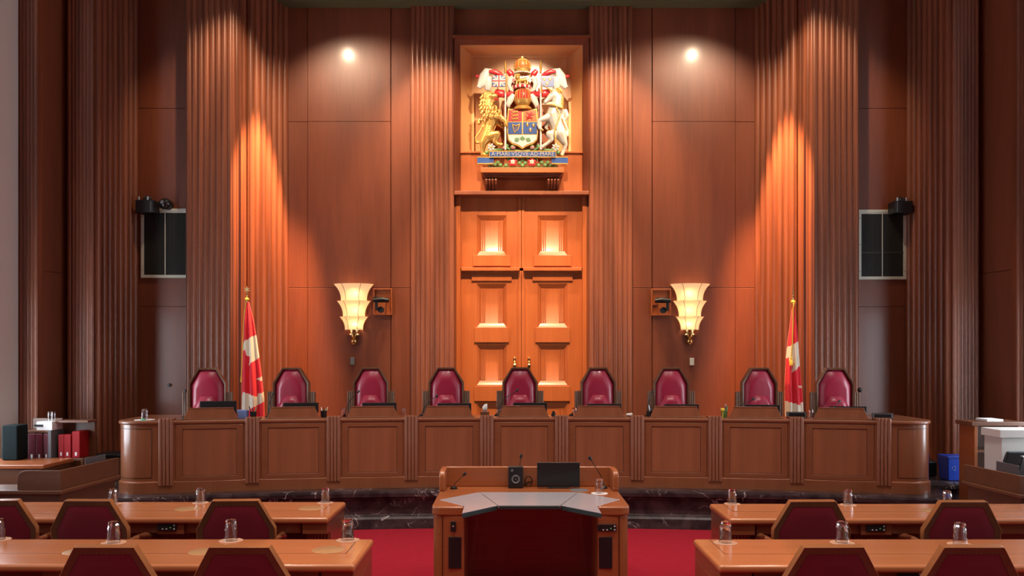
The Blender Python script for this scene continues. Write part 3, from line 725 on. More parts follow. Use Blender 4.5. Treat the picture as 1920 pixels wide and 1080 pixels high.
# ------------------------------------------------------------------ counsel tables
TZ = 0.75; HT = CH-TZ
def dt(py): return F*HT/(py-HY)               # distance of a point seen on a table top
def control_panel(parent, x, y, z, w_=0.165, h_=0.062):
    mb = MB(); mb.box(-w_/2, w_/2, -0.012, 0, -h_/2, h_/2)
    o = mb.build('control_panel', M_BLACK, parent, 0.003, loc=(x, y, z))
    for q, (u, v) in enumerate(((-0.20, -0.25), (0.0, -0.25), (0.40, 0.25), (0.40, -0.25))):
        b = MB(); b.box(u*w_-0.006, u*w_+0.006, -0.0145, -0.012, v*h_-0.005, v*h_+0.005); b.build('button', M_GREYP if q > 3 else M_PAPER, o)
    b = MB(); b.ball((0.2*w_, -0.013, -0.08*h_), (0.0055, 0.002, 0.0055), 8, 5); b.build('indicator', M_LED, o)
    return o
def counsel_table(s, xi, xo, y0, y1, label, panels, circles):
    t = thing('counsel_table', ((s*(xi+xo))/2, (y0+y1)/2, 0), label, 'table', 'long wooden counsel tables')
    M = Matrix.Translation((-(s*(xi+xo))/2, -(y0+y1)/2, 0))
    def nb(): b = MB(); b.T = M; return b
    def sx(a, b): return sorted((s*a, s*b))
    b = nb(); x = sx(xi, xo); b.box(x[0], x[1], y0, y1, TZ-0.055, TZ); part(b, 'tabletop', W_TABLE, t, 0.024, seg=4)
    b = nb(); yl = y0+0.32; xl = xi+0.12
    x = sx(xl, xo); b.box(x[0], x[1], yl-0.0025, yl+0.0025, TZ-0.01, TZ+0.0006)
    x = sx(xl-0.0025, xl+0.0025); b.box(x[0], x[1], yl, y1-0.01, TZ-0.01, TZ+0.0006); part(b, 'inlay_line', M_INLAY, t)
    b = nb(); x = sx(xi+0.25, xo-0.1); b.box(x[0], x[1], y0+0.06, y0+0.09, 0.605, TZ-0.05)
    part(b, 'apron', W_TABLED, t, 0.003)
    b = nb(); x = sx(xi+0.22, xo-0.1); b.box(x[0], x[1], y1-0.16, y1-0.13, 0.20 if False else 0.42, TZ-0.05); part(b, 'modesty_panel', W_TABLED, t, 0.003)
    def ped(a, c):
        b = nb(); x = sx(a, c); b.box(x[0], x[1], y0+0.03, y1-0.02, 0.60, TZ-0.05); b.box(x[0]+(0 if s*x[0] < 0 else 0), x[1], y0+0.16, y1-0.02, 0.0, 0.60)
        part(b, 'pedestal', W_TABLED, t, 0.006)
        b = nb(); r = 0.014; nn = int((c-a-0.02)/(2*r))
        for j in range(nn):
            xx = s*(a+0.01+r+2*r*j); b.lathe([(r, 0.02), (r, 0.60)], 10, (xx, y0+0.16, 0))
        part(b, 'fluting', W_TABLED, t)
    ped(xi+0.012, xi+0.23)
    ped(xi+1.9, xi+2.1) if y0 < 7 else (ped(xi+1.25, xi+1.48) if s < 0 else ped(xi+1.14, xi+1.40))
    ped(xo-0.25, xo-0.02)
    for px in panels: control_panel(t, X(px, y0+0.05)-s*(xi+xo)/2, y0+(0.059 if y0 < 7 else 0.029)-(y0+y1)/2, 0.665)
    for (px, py) in circles:
        d = dt(py); b = MB(); b.lathe([(0, 0.0012), (0.112, 0.0012), (0.115, 0.0)], 40)
        b.build('round_inlay', M_CORK, t, loc=(X(px, d)-s*(xi+xo)/2, d-(y0+y1)/2, TZ))
    return t
tb1 = counsel_table(-1, 1.205, 4.9, 5.69, 6.49, 'long polished counsel table at front left, nearer of the two on the left', [230, 622], [(150, 1034), (384, 1034), (615, 1031)])
tb2 = counsel_table(1, 1.22, 4.9, 5.67, 6.49, 'long polished counsel table at front right, nearer of the two on the right', [1706], [])
tb3 = counsel_table(-1, 1.735, 5.7, 7.33, 8.13, 'long polished counsel table on the left, nearer the judges bench', [315], [(352, 954), (583, 953)])
tb4 = counsel_table(1, 1.70, 5.7, 7.29, 8.03, 'long polished counsel table on the right, nearer the judges bench', [1640], [(1750, 957)])
for (px, py, sc, lab) in ((213, 1018, 1.16, 'upturned glass on the front left table, between two chairs'), (433, 1014, 1.16, 'upturned glass at front left, behind the chair nearest the aisle'),
                          (652, 1013, 1.16, 'upturned glass at the aisle end of the front left table'), (-3, 1012, 1.16, 'upturned glass at front left, cut by the picture edge'),
                          (1360, 1018, 1.16, 'upturned glass at the aisle end of the front right table'), (1579, 1018, 1.16, 'upturned glass at front right, behind the chair nearest the aisle'),
                          (1800, 1021, 1.16, 'upturned glass at front right, behind the farther right chair'),
                          (212, 945, 1.04, 'upturned glass at far left, behind a red chair corner'), (376, 943, 1.04, 'upturned glass at far left, beside the chair nearest the aisle'),
                          (610, 943, 1.04, 'upturned glass at the aisle end of the far left table'), (1373, 945, 1.04, 'upturned glass at the aisle end of the far right table'),
                          (1590, 947, 1.04, 'upturned glass at far right, beside the chair nearest the aisle'), (1776, 949, 1.04, 'upturned glass at far right, behind the right chair')):
    d = dt(py); place_glass(px, py, d, TZ, lab, sc, M_DOILY, 'paper coaster under the '+lab.replace('upturned ', ''), 0.088 if sc > 1.1 else 0.075)

# ------------------------------------------------------------------ counsel chairs
def mk_cchair():
    t = thing('counsel_chair', (0, 0, 0), '', 'chair', 'wood-framed crimson chairs at the counsel tables')
    H, sh, w, tw = 0.975, 0.74, 0.315, 0.185
    outer = [(-0.26, 0.44), (0.26, 0.44), (w, 0.66), (w, sh), (tw, H), (-tw, H), (-w, sh), (-w, 0.66)]
    def ins(e): return [(-0.26+e*0.8, 0.44+e), (0.26-e*0.8, 0.44+e), (w-e, 0.66), (w-e, sh-e*0.25), (tw-e*0.55, H-e), (-tw+e*0.55, H-e), (-w+e, sh-e*0.25), (-w+e, 0.66)]
    mb = MB(); mb.T = Matrix.Rotation(-0.10, 4, 'X')@Matrix.Identity(4)
    tilt = Matrix.Translation((0, 0, 0.44))@Matrix.Rotation(0.12, 4, 'X')@Matrix.Translation((0, 0, -0.44))
    mb = MB(); mb.T = tilt; mb.ring(outer, ins(0.007), -0.032, 0.028); part(mb, 'wood_rim', W_LIP, t, 0.003)
    mb = MB(); mb.T = tilt; mb.ring(ins(0.008), ins(0.050), -0.030, 0.030, -0.022)
    part(mb, 'back_frame', W_CHAIR, t, 0.003)
    mb = MB(); mb.T = tilt; cz = 0.7; rows = []; base = ins(0.048)
    n = len(base)
    for k_ in range(6):
        u = k_/5; sc = 1-0.35*u; rows.append([(p[0]*sc, -0.020-0.016*math.sin(u*pi/2), cz+(p[1]-cz)*sc) for p in base])
    fs = [(k_*n+j, k_*n+(j+1) % n, (k_+1)*n+(j+1) % n, (k_+1)*n+j) for k_ in range(5) for j in range(n)]+[tuple(5*n+j for j in range(n))]
    mb.add([v for r_ in rows for v in r_], fs)
    mb.prism([(p[0]*0.99, cz+(p[1]-cz)*0.99) for p in base], -0.018, 0.02); part(mb, 'rear_upholstery', M_FABRIC, t, angle=60)
    mb = MB(); mb.T = tilt; mb.prism([(p[0]*0.96, cz+(p[1]-cz)*0.96) for p in base], 0.02, 0.075); part(mb, 'back_cushion', M_FABRIC, t, 0.02, seg=3)
    mb = MB(); mb.T = tilt; P = ins(0.044)            # brass nails along the slanted and upright edges
    for i in range(n):
        if i == 0: continue
        a = Vector(P[i]); b = Vector(P[(i+1) % n]); L_n = (b-a).length; m_ = max(1, int(L_n/0.03))
        for q in range(m_):
            c = a.lerp(b, (q+0.5)/m_); mb.ball((c.x, -0.026, c.y), (0.0042, 0.003, 0.0042), 6, 4)
    part(mb, 'nail_heads', W_CHAIR, t)
    mb = MB(); mb.box(-0.26, 0.26, 0.02, 0.52, 0.42, 0.50); part(mb, 'seat', M_FABRIC, t, 0.025, seg=3)
    mb = MB(); mb.box(-0.265, 0.265, 0.0, 0.52, 0.37, 0.42); part(mb, 'seat_rail', W_CHAIR, t, 0.004)
    for s in (-1, 1):
        mb = MB(); mb.tube([(s*0.29, 0.0, 0.615), (s*0.30, 0.14, 0.62), (s*0.30, 0.30, 0.61), (s*0.295, 0.40, 0.58), (s*0.285, 0.44, 0.52), (s*0.275, 0.44, 0.42)], [0.02, 0.023, 0.024, 0.022, 0.02, 0.02], 10)
        part(mb, 'armrest', W_TABLED, t)
        for y in (0.03, 0.48):
            mb = MB(); mb.tube([(s*0.235, y, 0.40), (s*0.24, y+(0.02 if y > 0.1 else -0.04), 0.0)], [0.024, 0.017], 8); part(mb, 'leg', W_CHAIR, t)
    return t
CHS = [(-2, 7.0, 0.12, 'crimson chair at the far left table, cut by the left picture edge'), (174, 7.0, -0.02, 'crimson wood-framed chair at the far left table, middle of its three chairs'),
       (446, 7.0, 0.06, 'crimson wood-framed chair at the far left table, nearest the aisle'),
       (1517, 6.97, 0.03, 'crimson wood-framed chair at the far right table, nearest the aisle'), (1797, 6.95, 0.0, 'crimson wood-framed chair at the far right table, away from the aisle'),
       (-78, 5.36, -0.2, 'crimson chair at the front left table with one wooden corner in the picture'), (208, 5.33, 0.0, 'dark crimson chair at the front left table, farther from the aisle'),
       (457, 5.33, 0.0, 'dark crimson chair at the front left table, nearest the aisle'),
       (1553, 5.33, 0.02, 'dark crimson chair at the front right table, nearest the aisle'), (1812, 5.33, 0.0, 'dark crimson chair at the front right table, farther from the aisle')]
cc = None
for (px, d, a, lab) in CHS:
    if cc is None: cc = mk_cchair(); o = cc
    else: o = dup(cc, (0, 0, 0), lab)
    o['label'] = lab; o.location = (X(px, d), d, 0); o.rotation_euler = (0, 0, a)

# ------------------------------------------------------------------ lectern
LZ = 0.90; YF, YB = 7.02, 8.12; HW = 0.822; CI = 0.55
t = thing('lectern', (0, 7.5, 0), 'wide wooden speaker lectern with grey leather top in the central aisle', 'lectern')
LT_ = Matrix.Translation((0, -7.5, 0))
def nb(): b = MB(); b.T = LT_; return b
def rcorner(cx, cy, r, a0, a1, n=7): return [(cx+r*math.cos(a0+(a1-a0)*i/n), cy+r*math.sin(a0+(a1-a0)*i/n)) for i in range(n+1)]
r = 0.09
for s in (-1, 1):
    b = nb(); P = [(CI, YB), (CI, YF)]+rcorner(HW-0.012-r, YF+0.012+r, r, -pi/2, 0)+[(HW-0.012, YB)]
    P = [(s*x, y) for x, y in P]
    b.prism(P, 0.0, LZ-0.08, 'z'); o = part(b, 'pedestal', W_LECT, t, 0.004)
    b = nb(); gx = s*0.728; b.box(gx-0.003, gx+0.003, YF+0.006, YF+0.02, 0.02, LZ-0.085); part(b, 'groove', M_INLAY, o)
    b = nb(); x0, x1 = (X(841, YF), X(865, YF)) if s < 0 else (X(1123, YF), X(1148, YF))
    b.box(x0, x1, YF-0.004, YF+0.01, Z(1066, YF), Z(1007, YF)); part(b, 'black_grille', M_BLACK, t, 0.002)
b = nb()
P = [(HW, YB)]+[(-HW, YB)]+[(-x, y) for x, y in reversed(rcorner(HW-r, YF+r, r, -pi/2, 0))]+[(-CI, YF), (-CI, 7.50), (-0.43, 7.70), (0.43, 7.70), (CI, 7.50), (CI, YF)]+rcorner(HW-r, YF+r, r, -pi/2, 0)
b.prism(P, LZ-0.08, LZ, 'z'); part(b, 'wooden_top', W_LECT, t, 0.018, seg=3)
A = (-0.446, 7.75, LZ); B = (-0.268, 7.067, LZ)
for s in (-1, 0, 1):
    b = nb(); g = 0.004; h = 0.0015
    if s == 0:
        b.prism([(-0.446, 7.75), (-0.268, 7.065), (0.245, 7.065), (0.441, 7.75)], LZ-0.02, LZ+h, 'z')
        ed = nb(); ed.box(-0.262, 0.24, 7.045, 7.066, LZ-0.028, LZ-0.001); ed.build('edge_strip', M_DGREEN, t, 0.003)
    else:
        xs = [(0.454, 7.75), (0.276 if s < 0 else 0.252, 7.065), (CI-0.002, 6.72), (CI-0.002, 7.04), (0.775, 7.353)]
        zs = [LZ+h, LZ+h, LZ+h, LZ+h, LZ+h]
        if s > 0: xs[0] = (0.449, 7.75); xs[4] = (0.772, 7.36)
        v1 = [(s*x, y, z) for (x, y), z in zip(xs, zs)]; v2 = [(x, y, z-0.006) for x, y, z in v1]
        b.add(v1+v2, [(0, 1, 2), (0, 2, 3), (0, 3, 4), (5, 7, 6), (5, 8, 7), (5, 9, 8)]+[(i, 5+i, 5+(i+1) % 5, (i+1) % 5) for i in range(5)])
        ed = nb(); p, q = Vector(v1[1]), Vector(v1[2]); dn = Vector((0, 0, -0.034)); bk = Vector((0, 0.02, 0))
        vv = [p-bk*0.3, q-bk*0.3, q-bk*0.3+dn, p-bk*0.3+dn, p+bk, q+bk, q+bk+dn, p+bk+dn]
        vv = [tuple(v-Vector((0, 0, 0.003))) for v in vv]
        ed.add(vv, [(0, 1, 2, 3), (4, 7, 6, 5), (0, 4, 5, 1), (2, 6, 7, 3), (1, 5, 6, 2), (0, 3, 7, 4)]); ed.build('edge_strip', M_DGREEN, t)
    part(b, 'leather_panel', M_LGREY, t, 0, angle=20)
b = nb(); b.box(-CI, CI, 7.72, 7.76, 0, LZ-0.08); part(b, 'knee_panel', W_TABLED, t)
# raised gallery at the back with rounded front ends
b = nb(); zt = 1.09
b.box(-HW+0.01, HW-0.01, 8.08, 8.12, LZ, zt); part(b, 'gallery_back', W_LECT, t, 0.012, seg=3)
for s in (-1, 1):
    b = nb(); x = sorted((s*(HW-0.055), s*HW))
    b.prism([(8.12, LZ), (7.80, LZ), (7.80, zt-0.07)]+[(7.87-0.07*math.cos(a*pi/12), zt-0.07+0.07*math.sin(a*pi/12)) for a in range(1, 7)]+[(8.12, zt)], x[0], x[1], 'x')
    part(b, 'gallery_end', W_LECT, t, 0.014, seg=3)
cp = control_panel(t, X(1138, YF), YF+0.0-7.5, Z(989.5, YF), 0.155, 0.058)
b = MB(); b.box(-0.022, 0.022, -0.012, 0, -0.042, 0.042); sk = b.build('socket_plate', M_BLACK, t, 0.003, loc=(X(850, YF), YF-7.5, Z(987, YF)))
b = MB(); b.T = Matrix.Rotation(pi/2, 4, 'X'); b.lathe([(0.0, 0.016), (0.006, 0.016), (0.009, 0.012)], 12); b.build('jack', M_METAL, sk)
d = 7.88; b = MB(); b.lathe([(0, 0.0015), (0.088, 0.0015), (0.09, 0.0)], 36); b.build('round_inlay', M_GREYP, t, loc=(X(1086, d), d-7.5, LZ))
# things standing on the lectern
d = 7.97
t = thing('desk_speaker', ((X(953, d)+X(981, d))/2, d, LZ), 'small black loudspeaker box on the lectern, left of the black screen', 'speaker')
hw = (X(981, d)-X(953, d))/2; hh = Z(875, d)-LZ
b = MB(); b.box(-hw, hw, 0, 0.10, 0, hh); part(b, 'cabinet', M_BLACK, t, 0.008)
b = MB(); b.T = Matrix.Translation((0, 0, hh*0.42))@Matrix.Rotation(pi/2, 4, 'X'); b.lathe([(0.0, 0.002), (0.018, -0.004), (0.030, 0.003), (0.036, 0.006), (0.040, 0.0)], 24); part(b, 'cone', M_GREYP, t)
b = MB(); b.T = Matrix.Translation((-hw*0.5, 0, hh*0.82))@Matrix.Rotation(pi/2, 4, 'X'); b.lathe([(0.0, 0.012), (0.010, 0.012), (0.012, 0.0)], 16); part(b, 'knob', M_GREYP, t)
t = thing('computer_monitor', ((X(1007, d)+X(1087, d))/2, d-0.01, LZ), 'black blank computer screen standing on the right half of the lectern', 'monitor')
hw = (X(1087, d)-X(1007, d))/2
b = MB(); b.box(-hw, hw, 0, 0.035, 0.012, Z(867, d)-LZ); part(b, 'casing', M_BLACK, t, 0.004)
b = MB(); b.box(-hw+0.010, hw-0.010, -0.0012, 0.001, 0.024, Z(867, d)-LZ-0.010); part(b, 'screen', M_SCREEN, t)
b = MB(); b.box(-0.10, 0.10, -0.005, 0.07, 0, 0.012); part(b, 'foot', M_BLACK, t, 0.003)
goose('gooseneck_microphone', (X(851, 7.95), 7.95, LZ), [(X(851, 7.95), 7.95, LZ+0.02), (X(853, 7.93), 7.93, Z(907, 7.93)), (X(869, 7.85), 7.85, Z(891, 7.85))], (1, -0.3, 1), 'small black gooseneck microphone at the left end of the lectern', base_r=0.035, hl=0.035, hr=0.014, r=0.003)
goose('gooseneck_microphone', (X(973, 8.055), 8.055, LZ), [(X(973, 8.055), 8.055, LZ+0.02), (X(974, 8.055), 8.055, Z(880, 8.055)), (X(976.5, 8.04), 8.04, Z(858, 8.04))], (0.15, 0, 1), 'black gooseneck microphone rising behind the small loudspeaker on the lectern', base_r=0.015, hl=0.035, hr=0.015, r=0.003)
goose('gooseneck_microphone', (X(1133, 7.98), 7.98, LZ), [(X(1133, 7.98), 7.98, LZ+0.02), (X(1127, 7.97), 7.97, Z(893, 7.97)), (X(1108, 7.90), 7.90, Z(862, 7.90))], (-0.6, -0.2, 1), 'black gooseneck microphone at the right end of the lectern above a glass', base_r=0.03, hl=0.038, hr=0.016, r=0.0035)
b = MB(); P = []
for i in range(26):
    a = 2*pi*i/22; P.append((X(991, 8.05)+0.034*math.cos(a), 8.055-i*0.0008, LZ+0.055+0.045*math.sin(a)))
P = [(X(978, 8.05), 8.06, LZ+0.01)]+P; b.tube(P, 0.005, 6)
tag(b.build('coiled_cable', M_BLACK), 'black cable looped between the loudspeaker and the black screen on the lectern', 'cable')
d = 7.68; place_glass(1124, 926, d, LZ, 'upturned glass on the right side of the lectern', 0.96, M_PAPER, 'white paper coaster under the glass on the lectern', 0.075)

# ------------------------------------------------------------------ glass and oddments on the judges' bench
d = 10.47
g = place_glass(271, 785, d, BT, 'upturned glass on the rounded left end of the judges bench', 0.98, M_PAPER, 'white coaster under the glass on the left end of the judges bench', 0.12)
b = MB(); b.ball((0, 0, 0.011), (0.032, 0.016, 0.009), 12, 6); tag(b.build('green_candy', M_GRN, loc=(X(268, 10.38), 10.39, BT)), 'small green item beside the glass on the left end of the bench', 'candy')
def benchglass(px, lab, sc=0.8):
    x, d = behind(px, 0.30); o = G0.copy(); COL.objects.link(o); o.location = (x, d, BT+0.0005); o.scale = (sc,)*3; o['label'] = lab; o['group'] = 'upturned glasses on the judges bench'
benchglass(644, 'small upturned glass left of the third reading stand'); benchglass(757, 'small upturned glass left of the fluted post between third and fourth reading stands')
benchglass(935, 'small upturned glass left of the middle reading stand'); benchglass(1077, 'small upturned glass left of the reading stand right of the middle one')
benchglass(1521, 'small upturned glass right of the bench post in front of the right flag')
x, d = behind(457, 0.25)
b = MB(); b.prism([(-0.055, 0), (0.05, 0), (0.05, 0.10), (-0.075, 0.105)], -0.05, 0.05); tag(b.build('blue_folder', M_BLUEP, None, 0.006, loc=(x, d, BT)), 'pale blue folded paper packet on the bench beside the left flag', 'folder')
def pencup(px, label, pens, cup=M_BLACK, h=0.085, off=0.25):
    x, d = behind(px, off); t = thing('pen_cup', (x, d, BT), label, 'pen cup')
    b = MB(); b.lathe([(0, 0), (0.035, 0), (0.042, h), (0.038, h), (0.033, 0.006), (0, 0.006)], 16); part(b, 'cup', cup, t)
    for i, (mat, dx, dy, hh) in enumerate(pens):
        b = MB(); b.tube([(dx*0.3, dy*0.3, 0.01), (dx, dy, hh*0.9), (dx*1.1, dy*1.1, hh)], [0.005, 0.006, 0.003], 7); part(b, 'pen', mat, t)
pencup(475, 'pen cup with dark and green pens on the bench in front of the left flag', [(M_BLACK, -0.05, 0, 0.15), (M_GRN, 0.035, 0.0, 0.14), (M_BLACK, -0.01, 0.01, 0.13)], h=0.08)
pencup(607, 'black cup of pens and paper scraps right of the second reading stand', [(M_PAPER, -0.03, 0, 0.13), (M_OORANGE, 0.02, 0.0, 0.11), (M_FWHITE, 0.045, 0.01, 0.13), (M_BLACK, 0.0, 0.02, 0.12), (M_OGREEN, 0.03, -0.01, 0.115)])
pencup(1218, 'pen cup holding a silver pen left of the stand under the right lamp', [(M_METAL, -0.01, 0, 0.15), (M_BLACK, 0.02, 0.01, 0.12), (M_PAPER, 0.0, -0.01, 0.11)], h=0.07)
pencup(1358, 'pen cup with yellow and green tops near the right flag bay', [(M_GRN, 0.04, 0, 0.14), (M_PAPER, -0.04, 0, 0.12), (M_BLACK, 0.03, 0.02, 0.14), (M_METAL, 0.02, 0.01, 0.17)], cup=M_OGREEN)
x, d = behind(1353, 0.22); b = MB(); b.ball((0, 0, 0.10), (0.026, 0.02, 0.024), 12, 7); b.tube([(0, 0, 0.0), (0, 0, 0.09)], 0.006, 8)
tag(b.build('yellow_marker', M_YEL, loc=(x, d-0.06, BT)), 'round yellow topped marker beside the green pen cup on the bench', 'marker')
x, d = behind(909, 0.25); t = thing('tissue_box', (x, d, BT), 'tissue box with a white tissue sticking up behind the bench', 'tissue box')
b = MB(); b.box(-0.055, 0.055, -0.05, 0.05, 0, 0.06); part(b, 'box', M_BENCHB if False else W_DARK, t, 0.004)
b = MB(); b.add([(-0.02, 0, 0.055), (0.025, 0.005, 0.055), (0.035, 0.0, 0.12), (0.03, 0.01, 0.165), (-0.005, -0.005, 0.155), (-0.035, 0.0, 0.115), (0, -0.02, 0.10)], [(0, 1, 6), (1, 2, 6), (2, 3, 6), (3, 4, 6), (4, 5, 6), (5, 0, 6)])
o = part(b, 'tissue', M_PAPER, t); so = o.modifiers.new('solid', 'SOLIDIFY'); so.thickness = 0.002
x, d = behind(1038, 0.3); b = MB(); b.lathe([(0, 0), (0.03, 0), (0.03, 0.02), (0.018, 0.045), (0.018, 0.06), (0, 0.066)], 14); tag(b.build('desk_button', M_BLACK, loc=(x, d, BT)), 'small black knob on the bench right of the middle reading stand', 'knob')
x, d = behind(1179, 0.25); b = MB(); b.ball((0, 0, 0.02), (0.04, 0.03, 0.022), 10, 6); b.ball((0.03, 0, 0.03), (0.02, 0.02, 0.018), 10, 6); tag(b.build('crumpled_paper', M_PAPER, loc=(x, d, BT)), 'white crumpled paper on the bench left of the post beneath the right wall camera', 'paper')
for px, lab in ((1494, 'small tilted screen with grey bezel behind the bench post by the right flag'), (1655, 'small screen with grey bezel behind the last fluted bench post at right')):
    x, d = behind(px, 0.33); t = thing('small_screen', (x, d, BT), lab, 'screen', 'small screens on the bench', rz=math.atan2(-x, d-AC))
    b = MB(); b.box(-0.125, 0.125, 0, 0.02, 0.0, 0.072); part(b, 'casing', M_BLACK, t, 0.003)
    b = MB(); b.ring([(-0.118, 0.005), (0.118, 0.005), (0.118, 0.067), (-0.118, 0.067)], [(-0.100, 0.012), (0.100, 0.012), (0.100, 0.058), (-0.100, 0.058)], -0.002, 0.002); part(b, 'bezel', M_GREYP, t)
x, d = behind(1612, 1.25); b = MB(); b.tube([(0, 0, 0), (0, 0, Z(736, d)-FZ)], 0.012, 10); b.lathe([(0, 0), (0.12, 0), (0.12, 0.015), (0.01, 0.03)], 18); b.ball((0, 0, Z(731, d)-FZ), 0.034, 14, 8)
tag(b.build('coat_stand', M_BLACK, loc=(x+0.0, d, FZ)), 'thin black stand with a ball top beside the far right judge chair', 'stand')
# ------------------------------------------------------------------ painted coat of arms on the shelf
arms = thing('coat_of_arms', (0.012, 13.75, SH), 'painted carved royal coat of arms with gold lion, white unicorn and shield', 'coat of arms')
K = 0.002546
def U(u): return (u-403)*K
def V(v): return (870-v)*K
def pt(u, v, y=0.0): return (U(u), y, V(v))
def chains(b, cs, flat=1.0):
    for c in cs:                                    # each chain: list of (u, v, radius px, depth m)
        pts = [pt(q[0], q[1], q[3] if len(q) > 3 else 0.0) for q in c]; rs = [q[2]*K for q in c]
        for i in range(len(pts)-1):
            b.capsule(pts[i], pts[i+1], rs[i], rs[i+1])
def body(cs, name, mat, parent, vox=0.0095, smooth=3):
    b = MB(); chains(b, cs); o = b.build(name, mat, parent, angle=180)
    r = o.modifiers.new('remesh', 'REMESH'); r.mode = 'VOXEL'; r.voxel_size = vox; r.use_smooth_shade = True
    s = o.modifiers.new('smooth', 'SMOOTH'); s.factor = 0.6; s.iterations = smooth
    return o
# backing frame hidden behind the figures keeps the carving in one piece
b = MB(); b.prism([(U(200), 0.03), (U(610), 0.03), (U(610), V(680)), (U(470), V(300)), (U(340), V(300)), (U(200), V(680))], 0.10, 0.14)
b.box(U(330), U(480), 0.02, 0.14, 0.0, 0.05); part(b, 'backing', W_DOOR, arms)
# lion supporter
lion = body([[(193, 425, 30, -0.05), (212, 418, 27, -0.07), (236, 415, 14, -0.09)], [(205, 445, 22, -0.06), (232, 440, 9, -0.08)],
     [(193, 425, 30, -0.05), (185, 480, 42, -0.03), (215, 530, 44, -0.02), (195, 600, 34, -0.02), (182, 665, 38, -0.02)],
     [(222, 520, 30, -0.04), (262, 548, 21, -0.08), (296, 575, 15, -0.10), (300, 598, 15, -0.10)],
     [(225, 560, 26, 0.0), (262, 585, 17, 0.01), (280, 600, 13, 0.02)],
     [(178, 665, 38, -0.02), (156, 705, 26, -0.04), (152, 750, 15, -0.04), (152, 780, 14, -0.04), (182, 784, 11, -0.05)],
     [(190, 668, 34, -0.02), (245, 655, 23, -0.07), (228, 700, 15, -0.06), (248, 718, 13, -0.06), (274, 718, 10, -0.07)],
     [(158, 655, 12, 0.0), (132, 700, 8, 0.0), (112, 702, 7, 0.0), (108, 670, 7, 0.0), (135, 630, 7, 0), (156, 590, 7, 0), (152, 560, 8, 0), (132, 556, 10, 0), (128, 578, 12, 0)],
     [(180, 400, 8, -0.04), (172, 388, 5, -0.04)], [(205, 395, 8, -0.06), (206, 384, 5, -0.05)]], 'lion', M_GOLD, arms)
b = MB(); rnd = random.Random(3)
for row, (v0, ua, ub, y0_) in enumerate(((392, 168, 200, -0.075), (412, 150, 186, -0.085), (436, 146, 182, -0.085), (460, 142, 205, -0.095), (484, 145, 232, -0.10), (508, 150, 252, -0.10), (530, 165, 262, -0.095))):
    nn = 3+row//2+1
    for q in range(nn):
        u = ua+(ub-ua)*q/max(1, nn-1); a = 1.45+rnd.uniform(-0.25, 0.25)+(0.35 if q == 0 else 0)-(0.3 if q == nn-1 else 0); c_, s_ = math.cos(a), math.sin(a)
        P = [(u, v0-6), (u+9*c_+6, v0+8*s_), (u+20*c_-5, v0+20*s_), (u+30*c_+5, v0+31*s_), (u+34*c_-2, v0+40*s_)]
        b.tube([pt(p[0], p[1], y0_-d_) for p, d_ in zip(P, (0, 0.018, 0.022, 0.018, 0.0))], [5*K, 8*K, 8*K, 6*K, 1.5*K], 8)
part(b, 'mane', M_GOLD, lion, angle=70)
b = MB(); b.tube([pt(225, 438, -0.09), pt(243, 436, -0.10), pt(250, 444, -0.10)], [8*K, 6*K, 3*K], 8); part(b, 'tongue', M_ORED, lion)
b = MB(); b.ball(pt(216, 408, -0.135), 3.2*K, 8, 6); part(b, 'eye', M_BLACK, lion)
b = MB()
for u in (254, 260, 264):
    b.ball(pt(u+8, 724, -0.085), 4*K, 6, 5)
for v in (590, 598, 606): b.ball(pt(306, v, -0.12), 5*K, 6, 5)
part(b, 'claws', M_GOLD, lion)
# unicorn supporter
uni = body([[(612, 400, 27, -0.05), (585, 415, 22, -0.07), (562, 438, 15, -0.08), (546, 455, 13, -0.09)],
     [(612, 400, 27, -0.05), (630, 430, 36, -0.04), (618, 475, 42, -0.03), (598, 528, 46, -0.03), (618, 590, 40, -0.02), (640, 645, 42, -0.02)],
     [(585, 535, 30, -0.04), (545, 555, 20, -0.08), (508, 570, 13, -0.10), (502, 600, 11, -0.10), (512, 620, 11, -0.10), (524, 630, 9, -0.10)],
     [(590, 560, 24, 0.0), (560, 580, 15, 0.01), (552, 605, 11, 0.01), (565, 618, 9, 0.01)],
     [(645, 650, 40, -0.02), (662, 690, 25, -0.03), (676, 718, 15, -0.03), (665, 752, 12, -0.03), (652, 780, 14, -0.03)],
     [(630, 650, 34, -0.02), (572, 655, 24, -0.07), (588, 688, 15, -0.07), (560, 712, 12, -0.06), (535, 728, 12, -0.06), (520, 738, 11, -0.06)],
     [(660, 640, 12, 0.0), (688, 655, 8, 0), (692, 625, 7, 0), (672, 580, 7, 0), (655, 535, 8, 0), (662, 500, 9, 0), (678, 500, 12, 0), (684, 530, 14, 0), (678, 552, 8, 0)],
     [(615, 378, 8, -0.05), (612, 362, 4, -0.05)], [(600, 380, 8, -0.07), (594, 364, 4, -0.07)]], 'unicorn', M_SILV, arms)
b = MB(); b.tube([pt(588, 388, -0.10), pt(555, 366, -0.11), pt(522, 344, -0.12)], [6*K, 4*K, 1*K], 8); part(b, 'horn', M_GOLD, uni)
b = MB()
for i in range(11):
    v = 385+i*11; u = 640+8*math.sin(i*0.3)+(2 if i > 2 else -10)
    b.tube([pt(u-18, v-4, -0.09), pt(u, v, -0.10), pt(u+16, v+12, -0.06)], [6*K, 8*K, 2*K], 7)
b.tube([pt(612, 365, -0.06), pt(638, 374, -0.09), pt(655, 395, -0.08)], [5*K, 10*K, 6*K], 7); part(b, 'mane', M_GOLD, uni, angle=70)
b = MB(); 
for q in range(9): b.tube([pt(578+q*9, 470+q*2.2, -0.14+abs(q-4)*0.009), pt(577+q*9, 458+q*2.2, -0.14+abs(q-4)*0.009)], [6*K, 4*K], 6)
b.tube([pt(575, 474, -0.12), pt(600, 482, -0.155), pt(630, 490, -0.145), pt(655, 492, -0.10)], [6*K]*4, 8)
part(b, 'coronet_collar', M_GOLD, uni)
